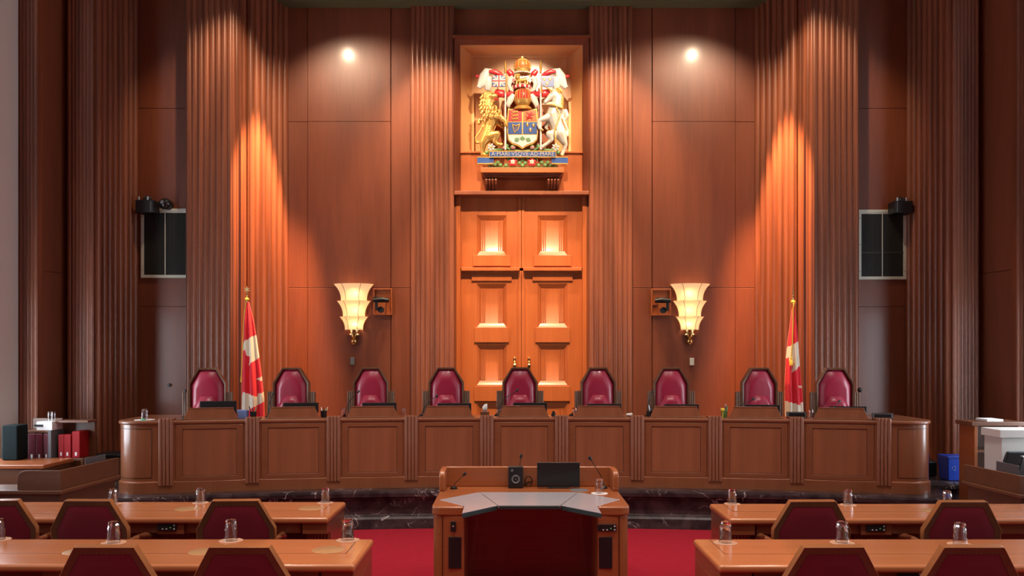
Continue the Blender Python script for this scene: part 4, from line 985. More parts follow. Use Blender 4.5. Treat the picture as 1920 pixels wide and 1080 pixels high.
b = MB(); P = [(612, 492, -0.15), (640, 540, -0.14), (622, 590, -0.13), (604, 640, -0.12), (612, 690, -0.11)]
for i in range(22):
    t_ = i/21*(len(P)-1); a = int(min(t_, len(P)-2)); f_ = t_-a; q = [P[a][j]+(P[a+1][j]-P[a][j])*f_ for j in range(3)]; b.ball(pt(*q), (5.5*K, 4*K, 5.5*K), 7, 5)
part(b, 'chain', M_GOLD, uni)
b = MB(); b.ball(pt(588, 405, -0.125), 3.2*K, 8, 6); b.ball(pt(541, 452, -0.125), 2.2*K, 6, 5); part(b, 'eye', M_BLACK, uni)
b = MB()
for (u, v, y) in ((526, 633, -0.10), (652, 786, -0.03), (514, 742, -0.06), (566, 621, 0.01)): b.ball(pt(u, v, y-0.01), (11*K, 11*K, 8*K), 8, 6)
part(b, 'hooves', M_GOLD, uni)
# shield
SHP = [(312, 488), (340, 497), (365, 497), (385, 480), (403, 474), (421, 480), (441, 497), (466, 497), (496, 488), (503, 560), (503, 640), (497, 690), (470, 715), (430, 730), (403, 748), (376, 730), (336, 715), (311, 690), (305, 640), (305, 560)]
def pl(P): return [(U(u), V(v)) for u, v in P]
b = MB(); b.prism(pl(SHP), -0.06, 0.02); shield = part(b, 'shield', M_GOLD, arms, 0.006)
def face(poly, mat, name, parent, y0=-0.066, y1=-0.055): 
    b = MB(); b.prism(pl(poly), y0, y1); return part(b, name, mat, parent)
face([(318, 500), (400, 500), (400, 572), (314, 572)], M_ORED, 'quarter', shield)
face([(408, 500), (490, 500), (494, 572), (408, 572)], M_OORANGE, 'quarter', shield)
face([(313, 578), (400, 578), (400, 652), (313, 652)], M_OBLUE, 'quarter', shield)
face([(408, 578), (495, 578), (495, 652), (408, 652)], M_OBLUE, 'quarter', shield)
face([(313, 658), (495, 658), (490, 686), (466, 706), (428, 720), (403, 737), (380, 720), (340, 706), (318, 686)], M_OWHITE, 'base_field', shield)
def minilion(b, u, v, s, y=-0.07):
    for c in ([(u-14*s, v+1*s, 4.5*s), (u+10*s, v, 5*s), (u+17*s, v-5*s, 5.5*s)], [(u-14*s, v+2*s, 3*s), (u-16*s, v+10*s, 2.2*s)], [(u-6*s, v+2*s, 3*s), (u-8*s, v+10*s, 2.2*s)],
              [(u+4*s, v+2*s, 3*s), (u+4*s, v+10*s, 2.2*s)], [(u+10*s, v, 3*s), (u+20*s, v+5*s, 2.2*s)], [(u-17*s, v-1*s, 2*s), (u-24*s, v-6*s, 1.8*s), (u-18*s, v-12*s, 2.2*s)]):
        b.tube([pt(q[0], q[1], y) for q in c], [q[2]*K for q in c], 6)
b = MB()
for v in (513, 535, 557): minilion(b, 357, v, 1.05)
part(b, 'three_lions', M_GOLD, shield)
b = MB()
for c in ([(440, 558, 4), (446, 540, 7), (452, 525, 8), (462, 514, 6)], [(446, 528, 4), (430, 518, 3), (426, 512, 2)], [(450, 535, 4), (472, 532, 3), (478, 526, 2)], [(446, 548, 5), (464, 552, 3.5), (462, 562, 2.5)], [(440, 552, 5), (428, 558, 3.5), (430, 566, 2.5)], [(440, 545, 2.5), (424, 544, 2), (428, 530, 2.5)]):
    b.tube([pt(q[0], q[1], -0.07) for q in c], [q[2]*K for q in c], 6)
part(b, 'rampant_lion', M_ORED, shield)
b = MB(); b.tube([pt(340, 592, -0.07), pt(345, 618, -0.075), pt(352, 642, -0.07)], [3*K]*3, 6); b.tube([pt(340, 592, -0.07), pt(362, 602, -0.075), pt(386, 590, -0.07)], [3.5*K]*3, 6)
b.tube([pt(386, 590, -0.07), pt(376, 622, -0.072), pt(352, 644, -0.07)], [3.5*K]*3, 6)
for q in range(5): b.tube([pt(346+q*8, 598, -0.068), pt(350+q*5, 636-q*6, -0.068)], [1.0*K]*2, 5)
part(b, 'harp', M_GOLD, shield)
def fleur(b, u, v, s, y=-0.07):
    b.tube([pt(u, v+12*s, y), pt(u, v-2*s, y), pt(u, v-13*s, y)], [2*s*K, 4.5*s*K, 0.8*s*K], 6)
    for q in (-1, 1): b.tube([pt(u+q*2*s, v+3*s, y), pt(u+q*7*s, v-5*s, y), pt(u+q*11*s, v-2*s, y), pt(u+q*10*s, v+2*s, y)], [1.8*s*K, 2.6*s*K, 2.4*s*K, 1*s*K], 6)
    b.tube([pt(u-6*s, v+4*s, y), pt(u+6*s, v+4*s, y)], [1.6*s*K]*2, 6); b.tube([pt(u-1*s, v+5*s, y), pt(u-6*s, v+12*s, y)], [1.8*s*K, 1*s*K], 6); b.tube([pt(u+1*s, v+5*s, y), pt(u+6*s, v+12*s, y)], [1.8*s*K, 1*s*K], 6)
b = MB()
for u, v in ((434, 594), (473, 598), (453, 628)): fleur(b, u, v, 1.05)
part(b, 'fleurs_de_lis', M_GOLD, shield)
def maple(u, v, s, rot=0):
    P = [(0, -14), (3, -8), (7, -10), (6, -2), (12, -6), (14, -2), (11, 3), (13, 5), (5, 9), (1, 9), (1, 15), (-1, 15), (-1, 9), (-5, 9), (-13, 5), (-11, 3), (-14, -2), (-12, -6), (-6, -2), (-7, -10), (-3, -8)]
    c, s_ = math.cos(rot), math.sin(rot); return [(u+(x*c-y*s_)*s, v+(x*s_+y*c)*s) for x, y in P]
b = MB()
for u, v, r_ in ((368, 688, -0.5), (403, 680, 0), (440, 688, 0.5)): b.prism(pl(maple(u, v, 1.15, r_)), -0.073, -0.064)
part(b, 'maple_leaves', M_OGREEN, shield)
# lances with flags
for s, u in ((-1, 296), (1, 518)):
    b = MB(); b.tube([pt(u, 755, -0.10), pt(u, 270, -0.10)], [6*K, 5*K], 10); ln = part(b, 'lance', M_OWHITE, arms)
    b = MB(); b.tube([pt(u, 275, -0.10), pt(u, 262, -0.10), pt(u, 235, -0.10), pt(u, 192, -0.10)], [9*K, 6*K, 9*K, 1*K], 8); b.tube([pt(u+4, 400, -0.10), pt(u+4, 282, -0.10)], [7*K, 6*K], 8); part(b, 'lance_head', M_GOLD, ln)
b = MB(); b.box(U(215), U(296), -0.115, -0.09, V(360), V(290)); f1 = part(b, 'union_flag', M_OBLUE, arms, 0.002)
b = MB(); um, vm = 255, 325
def bar(b, p, q, w_, y0, y1):
    a = Vector(p); c = Vector(q); n = (c-a).normalized(); n = Vector((-n.y, n.x))*w_/2
    b.prism(pl([tuple(a-n), tuple(c-n), tuple(c+n), tuple(a+n)]), y0, y1)
bar(b, (219, 293), (292, 357), 11, -0.118, -0.113); bar(b, (219, 357), (292, 293), 11, -0.118, -0.113)
bar(b, (215, vm), (296, vm), 22, -0.120, -0.113); bar(b, (um, 290), (um, 360), 22, -0.1205, -0.113); part(b, 'white_cross', M_OWHITE, f1)
b = MB(); bar(b, (215, vm), (296, vm), 9, -0.1235, -0.118); bar(b, (um, 290), (um, 360), 9, -0.124, -0.118)
bar(b, (219, 293), (240, 311), 3.5, -0.1195, -0.1175); bar(b, (292, 357), (271, 339), 3.5, -0.1195, -0.1175); bar(b, (219, 357), (240, 339), 3.5, -0.1195, -0.1175); bar(b, (292, 293), (271, 311), 3.5, -0.1195, -0.1175)
part(b, 'red_cross', M_ORED, f1)
b = MB(); b.box(U(518), U(600), -0.115, -0.09, V(361), V(292)); f2 = part(b, 'blue_flag', M_OBLUE, arms, 0.002)
b = MB()
for u, v in ((540, 313), (577, 313), (558, 340)): fleur(b, u, v, 0.95, -0.118)
part(b, 'fleurs_de_lis', M_GOLD, f2)
# helmet, wreath, crest and crown
b = MB(); b.T = Matrix.Translation(pt(405, 470, -0.03)); b.lathe([(0.0, 0.0), (30*K, 0.0), (40*K, 12*K), (50*K, 30*K), (53*K, 60*K), (48*K, 85*K), (30*K, 102*K), (0, 108*K)], 24, sy=0.8)
hl = part(b, 'helmet', M_ORED, arms)
b = MB()
for q in range(-3, 4):
    a = q*0.36; P = [(405+(50*math.sin(a)), 440, -0.03-50*K*0.85*math.cos(a)), (405+(54*math.sin(a)), 415, -0.03-54*K*0.85*math.cos(a)), (405+(50*math.sin(a)), 388, -0.03-50*K*0.85*math.cos(a)), (405+(32*math.sin(a)), 370, -0.03-34*K*0.85*math.cos(a))]
    b.tube([pt(*p) for p in P], [3.6*K]*4, 7)
b.T = Matrix.Translation(pt(405, 470, -0.03)); b.lathe([(28*K, -6*K), (44*K, 6*K), (53*K, 24*K), (56*K, 34*K), (50*K, 36*K)], 24, sy=0.85); b.lathe([(38*K, 0), (55*K, -14*K), (62*K, -25*K), (50*K, -28*K)], 24, sy=0.6)
part(b, 'helmet_bars', M_GOLD, hl)
b = MB(); n = 9
for q in range(n):
    b.mi = q % 2; a = -1.3+2.6*q/(n-1); b.ball((U(403+48*math.sin(a)), -0.05-0.075*math.cos(a), V(357)+0.004*math.cos(a)), (8*K, 9*K, 12*K), 8, 6)
part(b, 'wreath', [M_ORED, M_OWHITE], arms)
b = MB(); b.tube([pt(374, 318, -0.06), pt(400, 316, -0.07), pt(430, 310, -0.06)], [14*K, 13*K, 16*K], 10); b.ball(pt(372, 300, -0.09), 15*K, 12, 8); b.tube([pt(438, 308, -0.05), pt(452, 290, -0.04), pt(440, 276, -0.04)], [4*K, 4*K, 6*K], 7)
for u in (368, 388, 420, 436): b.tube([pt(u, 320, -0.07), pt(u-2, 344, -0.08)], [7*K, 6*K], 7)
b.tube([pt(366, 318, -0.09), pt(350, 322, -0.11), pt(348, 312, -0.11)], [6*K, 5*K, 6*K], 7)
for q in range(5): b.tube([pt(360+q*6, 288, -0.09), pt(359+q*6.6, 276, -0.09)], [3*K, 2*K], 6)
cl = part(b, 'crest_lion', M_GOLD, arms, angle=60)
b = MB()
b.prism(pl(maple(350, 318, 0.9, -0.3)), -0.135, -0.128); part(b, 'maple_leaf', M_ORED, cl)
b = MB(); b.T = Matrix.Translation(pt(403, 262, -0.03)); b.lathe([(0.0, -6*K), (42*K, -6*K), (47*K, 0), (49*K, 8*K), (51*K, 18*K), (47*K, 20*K), (44*K, 10*K)], 28, sy=0.8)
for q in range(16):
    a = 2*pi*q/16; b.ball((51*K*math.cos(a), 0.8*51*K*math.sin(a), 22*K), 4.5*K, 7, 5)
cr = part(b, 'crown', M_GOLD, arms)
b = MB(); b.T = Matrix.Translation(pt(403, 262, -0.03)); b.lathe([(44*K, 14*K), (50*K, 34*K), (52*K, 52*K), (44*K, 70*K), (22*K, 80*K), (0, 80*K)], 24, sy=0.8); part(b, 'red_cap', M_OORANGE, cr)
b = MB()
for a in (0.0, 0.7, 1.25, 1.9, 2.45, pi, -0.5, -1.05, -1.57, -2.1, -2.65):
    ca, sa = math.cos(a), math.sin(a)
    for i in range(10):
        g = i/9; rr = (52*math.cos(g*pi/2*0.93)+4*math.sin(g*pi))*K; b.ball((U(403)+rr*ca, -0.03+0.8*rr*sa, V(262)+(22+62*math.sin(g*pi/2))*K), 4.0*K, 6, 5)
b.ball(pt(403, 178, -0.03), 9*K, 12, 8); b.tube([pt(403, 172, -0.03), pt(403, 158, -0.03)], [2.5*K]*2, 6); b.tube([pt(396, 165, -0.03), pt(410, 165, -0.03)], [2.5*K]*2, 6)
part(b, 'arches', M_GOLD, cr)
# ermine trim round the crown band
b = MB()
for q in range(20):
    a = 2*pi*q/20; b.ball((U(403)+48*K*math.cos(a), -0.03+0.8*48*K*math.sin(a), V(266)), (8*K, 7*K, 6.5*K), 7, 5)
part(b, 'ermine', M_SILV, cr)
# mantling: white outside, red lining
for s in (-1, 1):
    b = MB()
    m_ = lambda u: 403+s*(403-u) if s > 0 else u
    for c in ([(250, 272, 10, -.02), (215, 256, 16, -.06), (180, 258, 26, -.08), (162, 290, 32, -.08), (150, 330, 28, -.08), (130, 355, 18, -.08), (118, 348, 7, -.07)],
              [(178, 300, 34, -.07), (192, 335, 30, -.08), (185, 368, 20, -.07), (196, 384, 5, -.05)],
              [(330, 295, 20, -.02), (318, 330, 16, -.03), (330, 365, 12, -.03), (352, 382, 6, -.02)],
              [(345, 288, 16, -.03), (325, 300, 14, -.03)],
              [(350, 400, 18, -.03), (328, 430, 22, -.04), (314, 462, 16, -.04), (318, 482, 6, -.04)]):
        b.tube([pt(m_(u), v, y+0.02) for u, v, r_, y in c], [r_*K for u, v, r_, y in c], 12, flat=0.55)
    part(b, 'mantling', M_OWHITE, arms, angle=80)
for s in (-1, 1):
    m_ = lambda u: 403+s*(403-u) if s > 0 else u
    for c in ([(105, 282, 5, -.06), (118, 288, 11, -.07), (142, 286, 8, -.07)], [(192, 262, 8, -.11), (225, 262, 16, -.11), (262, 276, 14, -.09), (288, 292, 6, -.08)],
              [(310, 240, 14, .0), (330, 262, 20, -.0), (345, 285, 10, 0)], [(232, 380, 16, -.05), (258, 395, 26, -.07), (285, 398, 22, -.05), (325, 392, 14, -.03), (350, 380, 8, -.02)],
              [(262, 375, 18, -.06), (275, 415, 14, -.06)]):
        b = MB(); b.tube([pt(m_(u), v, y+0.02) for u, v, r_, y in c], [r_*K for u, v, r_, y in c], 12, flat=0.55)
        part(b, 'mantling_lining', M_ORED, arms, angle=80)
# floral compartment
b = MB(); rnd = random.Random(5)
for c in ([(215, 840, 10), (260, 858, 8), (330, 862, 7), (403, 862, 8), (470, 862, 7), (545, 858, 8), (595, 840, 10)], [(190, 760, 12), (230, 750, 10), (290, 745, 10)], [(515, 745, 10), (580, 752, 10), (620, 762, 12)], [(300, 735, 12), (330, 752, 10), (403, 760, 10), (480, 752, 10), (505, 735, 12)], [(310, 715, 10), (300, 740, 12)], [(498, 715, 10), (508, 740, 12)], [(150, 800, 12), (210, 865, 10), (260, 868, 8)], [(656, 800, 12), (596, 865, 10), (546, 868, 8)]):
    b.tube([pt(u, v, -0.02) for u, v, r_ in c], [r_*K for u, v, r_ in c], 8)
for (u, v) in ((230, 845), (265, 848), (248, 832), (385, 835), (403, 818), (421, 835), (403, 850), (545, 848), (525, 832), (562, 832), (300, 850), (320, 815), (485, 815), (505, 850), (340, 735), (466, 735), (180, 770), (626, 770), (365, 812), (443, 812)):
    b.ball(pt(u, v, -0.075), (13*K, 6*K, 12*K), 10, 6)
fl = part(b, 'foliage', M_OGREEN, arms, angle=70)
def rose(u, v, r_, mats, y=-0.10):
    b = MB()
    for q in range(5):
        a = 2*pi*q/5+pi/2; b.mi = 0; b.ball((U(u)+r_*K*0.62*math.cos(a), y, V(v)+r_*K*0.62*math.sin(a)), (r_*K*0.45, 0.018, r_*K*0.45), 10, 6)
    for q in range(5):
        a = 2*pi*q/5; b.mi = 1; b.ball((U(u)+r_*K*0.32*math.cos(a), y-0.012, V(v)+r_*K*0.32*math.sin(a)), (r_*K*0.26, 0.014, r_*K*0.26), 8, 5)
    b.mi = 2; b.ball((U(u), y-0.022, V(v)), (r_*K*0.18, 0.012, r_*K*0.18), 8, 5); part(b, 'rose', mats, arms, angle=70)
rose(343, 832, 26, [M_ORED, M_OWHITE, M_GOLD]); rose(462, 832, 26, [M_ORED, M_OWHITE, M_GOLD])
def lily(u, v):
    b = MB()
    for q in range(6):
        a = 2*pi*q/6+0.3; b.tube([pt(u, v, -0.09), (U(u)+17*K*math.cos(a), -0.115, V(v)+17*K*math.sin(a)), (U(u)+27*K*math.cos(a), -0.105, V(v)+27*K*math.sin(a))], [4*K, 8*K, 1.5*K], 7)
    b.mi = 1; b.ball(pt(u, v, -0.12), (6*K, 5*K, 6*K), 8, 5); part(b, 'lily', [M_OWHITE, M_GOLD], arms, angle=70)
lily(208, 742); lily(610, 742)
b = MB()
for u in (345, 465, 290, 520): b.ball(pt(u, 742, -0.08), (15*K, 12*K, 13*K), 10, 6)
part(b, 'thistles', plain('enamel_mauve', (0.35, 0.16, 0.15), 0.5), arms)
# motto ribbon
b = MB(); n = 24; pf = [(U(195+420*i/n), -0.125-0.012*math.sin(pi*i/n), 0) for i in range(n+1)]
def band(b, pf, z0, z1, th=0.012):
    A_ = [(x, y, z0) for x, y, z in pf]; B_ = [(x, y, z1) for x, y, z in pf]; C_ = [(x, y+th, z1) for x, y, z in pf]; D_ = [(x, y+th, z0) for x, y, z in pf]
    b.strip(A_, B_); b.strip(B_, C_); b.strip(C_, D_); b.strip(D_, A_)
band(b, pf, V(803), V(767)); rib = part(b, 'motto_ribbon', M_OBLUE, arms)
b = MB(); e_ = [(x, y-0.002, z) for x, y, z in pf]; band(b, e_, V(770), V(764), 0.016); band(b, e_, V(806), V(801), 0.016)
for u in (195, 613): b.box(U(u)-0.004, U(u)+0.004, -0.131, -0.112, V(806), V(764))
part(b, 'gold_edge', M_GOLD, rib)
text_mesh('motto_lettering', 'A·MARI·VSQVE·AD·MARE', 30*K*1.15, M_LETTER, rib, (U(405), -0.1385, V(785)), space=1.05)
for s in (-1, 1):
    m_ = (lambda u: u) if s < 0 else (lambda u: 808-u)
    b = MB(); P = [(U(m_(222)), -0.105, 0), (U(m_(175)), -0.085, 0), (U(m_(135)), -0.095, 0), (U(m_(119)), -0.075, 0), (U(m_(130)), -0.05, 0), (U(m_(200)), -0.05, 0)]
    band(b, P, V(838), V(800), 0.010); rf = part(b, 'ribbon_fold', M_OBLUE, arms)
    b = MB(); e_ = [(x, y-0.002, z) for x, y, z in P]; band(b, e_, V(803), V(797), 0.014); band(b, e_, V(845), V(838), 0.014); part(b, 'gold_edge', M_GOLD, rf)
# ------------------------------------------------------------------ wall fittings
def sconce(px, label):
    d = 13.93; t = thing('wall_lamp', (X(px, 13.75), d, Z(647, 13.75)), label, 'wall lamp', 'tiered alabaster wall lamps')
    k_ = 0.00160; zb = lambda v: (815-v)*k_
    def tier(v0, w0, v1, w1):
        pr = []
        for i in range(9):
            u = i/8; wv = w1+(w0-w1)*(u**2.4); pr.append((wv*k_, zb(v1+(v0-v1)*u)))
        return pr
    for (v0, w0, v1, w1) in ((195, 203, 362, 132), (366, 172, 522, 112), (526, 145, 658, 92)):
        pr = tier(v0, w0, v1, w1)
        prof = pr+[(r_-0.008, z_) for r_, z_ in reversed(pr)]
        b = MB(); b.lathe(prof, 30, a0=pi, a1=2*pi, sy=0.78, closed=True); sh = part(b, 'shade', M_SHADE, t)
        for a in (pi*1.02, pi*1.33, pi*1.655, pi*1.98):
            b = MB(); b.tube([(1.012*r_*math.cos(a), 0.78*1.012*r_*math.sin(a), z_) for r_, z_ in pr], 0.0038, 6); part(b, 'brass_rib', M_BRONZE, sh)
        zc = zb(v0)*0.45+zb(v1)*0.55
        b = MB(); b.ball((0, -0.085 if v0 < 300 else -0.07, zc), (0.022, 0.022, 0.035), 10, 6); part(b, 'bulb', M_BULB, t)
        l = bpy.data.lights.new('lamp_light', 'POINT'); l.energy = 2.4; l.color = (1, 0.76, 0.48); l.shadow_soft_size = 0.04
        lo = bpy.data.objects.new('lamp_light', l); COL.objects.link(lo); lo.parent = t; lo.location = (0.03*(1 if px < 900 else -1), -0.11 if v0 < 300 else -0.085, zc)
    b = MB(); b.lathe([(0.088, zb(655)), (0.088, zb(668)), (0.082, zb(692)), (0.11, zb(698)), (0.11, zb(712)), (0.05, zb(716)), (0.055, zb(728)), (0.03, zb(742)), (0.012, zb(748))], 28, sy=0.8, c=(0, -0.02, 0))
    part(b, 'brass_collar', M_BRASS, t)
    b = MB(); b.ball((0, -0.02, zb(778)), 0.055, 18, 10); part(b, 'brass_ball', M_BRASS, t)
    b = MB(); b.box(-0.05, 0.05, -0.02, 0.01, zb(720), zb(220)); part(b, 'back_plate', M_BRASS, t)
    return t
M_BULB = plain('bulb_glow', (1, 0.9, 0.7), 0.5, emit=(1, 0.80, 0.50), es=6)
sconce(660, 'tiered cream glass wall lamp on the left panel'); sconce(1297.6, 'tiered cream glass wall lamp on the right panel')
# remote cameras in shallow wooden boxes
def camera_box(x0, x1, y0, y1, s, lab1, lab2):
    d = 13.94; xc = (X(x0, d)+X(x1, d))/2; hw = (X(x1, d)-X(x0, d))/2; z0 = Z(y1, d); z1 = Z(y0, d)
    t = thing('camera_shelf_box', (xc, d, z0), lab1, 'shelf box', 'wooden boxes under the wall cameras')
    H = z1-z0
    b = MB(); b.ring([(-hw, 0), (hw, 0), (hw, H), (-hw, H)], [(-hw+0.02, 0.025), (hw-0.02, 0.025), (hw-0.02, H-0.025), (-hw+0.02, H-0.025)], -0.06, 0.0); part(b, 'frame', W_DOOR, t, 0.003)
    b = MB(); b.box(-hw+0.019, hw-0.019, -0.02, 0.0, 0.02, H-0.02); part(b, 'back_board', W_DOOR, t)
    if s > 0:
        b = MB(); b.box(-hw+0.02, -hw+0.11, -0.055, 0, H*0.40, H*0.42); part(b, 'bracket', W_DOOR, t)
    t = thing('wall_camera', (xc+s*0.03, d-0.16, z0+H*0.30), lab2, 'camera', 'black cameras in the wooden boxes')
    b = MB(); b.box(-0.11, 0.06, -0.02, 0.03, 0.13, 0.155); b.tube([(-0.15*s, 0, 0.10), (-0.05*s, -0.02, 0.11), (0.10*s, -0.03, 0.10)], [0.03, 0.045, 0.035], 12)
    b.tube([(-s*0.12, 0.0, 0.135), (-s*0.10, 0.13, 0.14)], 0.015, 8); part(b, 'arm', M_BLACK, t, 0.003)
    b = MB(); b.box(0.05*s-0.02, 0.05*s+0.02, -0.05, 0.0, -0.06, 0.12); part(b, 'yoke', M_BLACK, t, 0.005)
    b = MB(); b.T = Matrix.Translation((-0.03*s, -0.07, -0.055))@Matrix.Rotation(pi/2, 4, 'X'); b.lathe([(0.0, -0.05), (0.045, -0.05), (0.05, 0.0), (0.05, 0.06), (0.042, 0.06), (0.036, 0.045), (0.0, 0.04)], 20); part(b, 'lens', M_BLACK, t)
    return t
camera_box(701, 736, 541, 591, -1, 'shallow wooden wall box right of the left wall lamp', 'black robotic camera on the wooden box right of the left lamp')
camera_box(1220, 1257, 542, 592, 1, 'shallow wooden wall box left of the right wall lamp', 'black robotic camera on the wooden box left of the right lamp')
for px, py, mat, lab in ((661.5, 677, M_GREYP, 'small dark switch box on the wall under the left lamp'), (1296.5, 678, M_GRILLEF, 'small metal switch box on the wall under the right lamp')):
    d = 13.94; b = MB(); b.box(-0.033, 0.033, -0.05, 0, -0.06, 0.06); o = b.build('switch_box', mat, None, 0.005, loc=(X(px, d), d, Z(py, d))); tag(o, lab, 'switch')
b = MB(); b.T = Matrix.Rotation(pi/2, 4, 'X'); b.lathe([(0, 0.04), (0.022, 0.04), (0.025, 0.02), (0.012, 0.01), (0.012, 0)], 14)
tag(b.build('coat_hook', M_BLACK, loc=(X(318, 12.95), 12.955, Z(722, 12.95))), 'small dark knob on the left recessed wall beside a judge chair', 'hook')
# speaker grilles
def grille(x0, x1, y0, y1, s, lab):
    d = 12.93; X0, X1 = X(x0, d), X(x1, d); z0, z1 = Z(y1, d), Z(y0, d); W = (X1-X0)/2; H = z1-z0
    t = thing('wall_grille', ((X0+X1)/2, 12.955, z0), lab, 'grille', 'framed black wall grilles')
    e = 0.045
    b = MB(); b.ring([(-W, 0), (W, 0), (W, H), (-W, H)], [(-W+e, e), (W-e, e), (W-e, H-e), (-W+e, H-e)], -0.03, 0.0); f = part(b, 'frame', M_GRILLEF, t, 0.004)
    b = MB()
    for zz in (0.12, H*0.5, H-0.13):
        for q in (-1, 1):
            b.T = Matrix.Translation((q*(W-e/2), -0.031, zz))@Matrix.Rotation(pi/2, 4, 'X'); b.lathe([(0, 0.003), (0.006, 0.002), (0.007, 0)], 8)
    part(b, 'screws', M_BLACK, f)
    b = MB(); b.box(-W+e-0.005, W-e+0.005, -0.006, -0.001, e-0.005, H-e+0.005); part(b, 'backing', M_BLACK, t)
    b = MB(); n = 34
    for i in range(n):
        x = -W+e+(2*W-2*e)*(i+0.5)/n; b.box(x-0.0045, x+0.0045, -0.020, -0.006, e, H-e)
    for i in range(50):
        z = e+(H-2*e)*(i+0.5)/50; b.box(-W+e, W-e, -0.016, -0.010, z-0.003, z+0.003)
    part(b, 'mesh', M_MESH, t)
    b = MB(); b.box(-0.006, 0.006, -0.026, -0.01, e, H-e); b.box(-W+e, W-e, -0.024, -0.01, H-e-0.02, H-e); part(b, 'divider', M_GRILLEF, t)
    if s > 0:
        b = MB(); b.box(-W+e, W-e, -0.024, -0.01, H*0.37, H*0.40); part(b, 'cross_bar', M_MESH, t)
    return t
grille(264, 355, 391, 521, -1, 'black mesh grille in metal frame on the left recessed wall'); grille(1609.5, 1699.5, 393, 524, 1, 'black mesh grille in metal frame on the right recessed wall')
M_DOME = plain('smoked_dome', (0.02, 0.018, 0.02), 0.08, coat=0.5)
def camcase(x0, x1, y0, y1, lab, s):
    d = 12.72; t = thing('projector_case', ((X(x0, d)+X(x1, d))/2, 12.93, Z(y1, d)), lab, 'device', 'black boxes mounted at the grille corners')
    W = (X(x1, d)-X(x0, d))/2; H = Z(y0, d)-Z(y1, d)
    b = MB(); b.box(-W, W, -0.24, 0.0, 0, H); part(b, 'case', M_BLACK, t, 0.01)
    b = MB(); b.ball((0, -0.12, H), (W*0.55, 0.09, 0.085), 20, 12); part(b, 'dome', M_DOME, t)
    for q in (-0.5, 0.12): 
        b = MB(); b.T = Matrix.Translation((q*W*1.6+0.02, -0.22, H+0.02)); b.lathe([(0.0, -0.02), (0.014, -0.02), (0.016, 0.03), (0.0, 0.035)], 10); part(b, 'cap', M_METAL, t)
    b = MB(); b.box(s*W*0.72-0.006, s*W*0.72+0.006, -0.245, -0.23, 0.02, H-0.02); part(b, 'side_rib', M_GREYP, t)
camcase(255, 289, 375, 399, 'black box with clear dome at the upper corner of the left grille', 1)
camcase(1676, 1710, 377, 400, 'black box with clear dome at the upper corner of the right grille', -1)
d = 12.72; t = thing('dome_camera', (X(305, d), 12.95, Z(380, d)), 'dark round dome camera above the left grille', 'camera')
b = MB(); b.ball((0, -0.14, 0.0), (0.095, 0.085, 0.085), 22, 14); part(b, 'dome', M_DOME, t)
b = MB(); b.T = Matrix.Rotation(pi/2, 4, 'X'); b.lathe([(0.0, 0.09), (0.06, 0.09), (0.075, 0.05), (0.075, 0.0)], 20); part(b, 'mount', M_BLACK, t)
b = MB(); b.T = Matrix.Translation((-0.015, -0.215, 0.01))@Matrix.Rotation(pi/2, 4, 'X'); b.lathe([(0.0, 0.012), (0.022, 0.012), (0.03, 0.0)], 16); part(b, 'lens', M_GREYP, t)

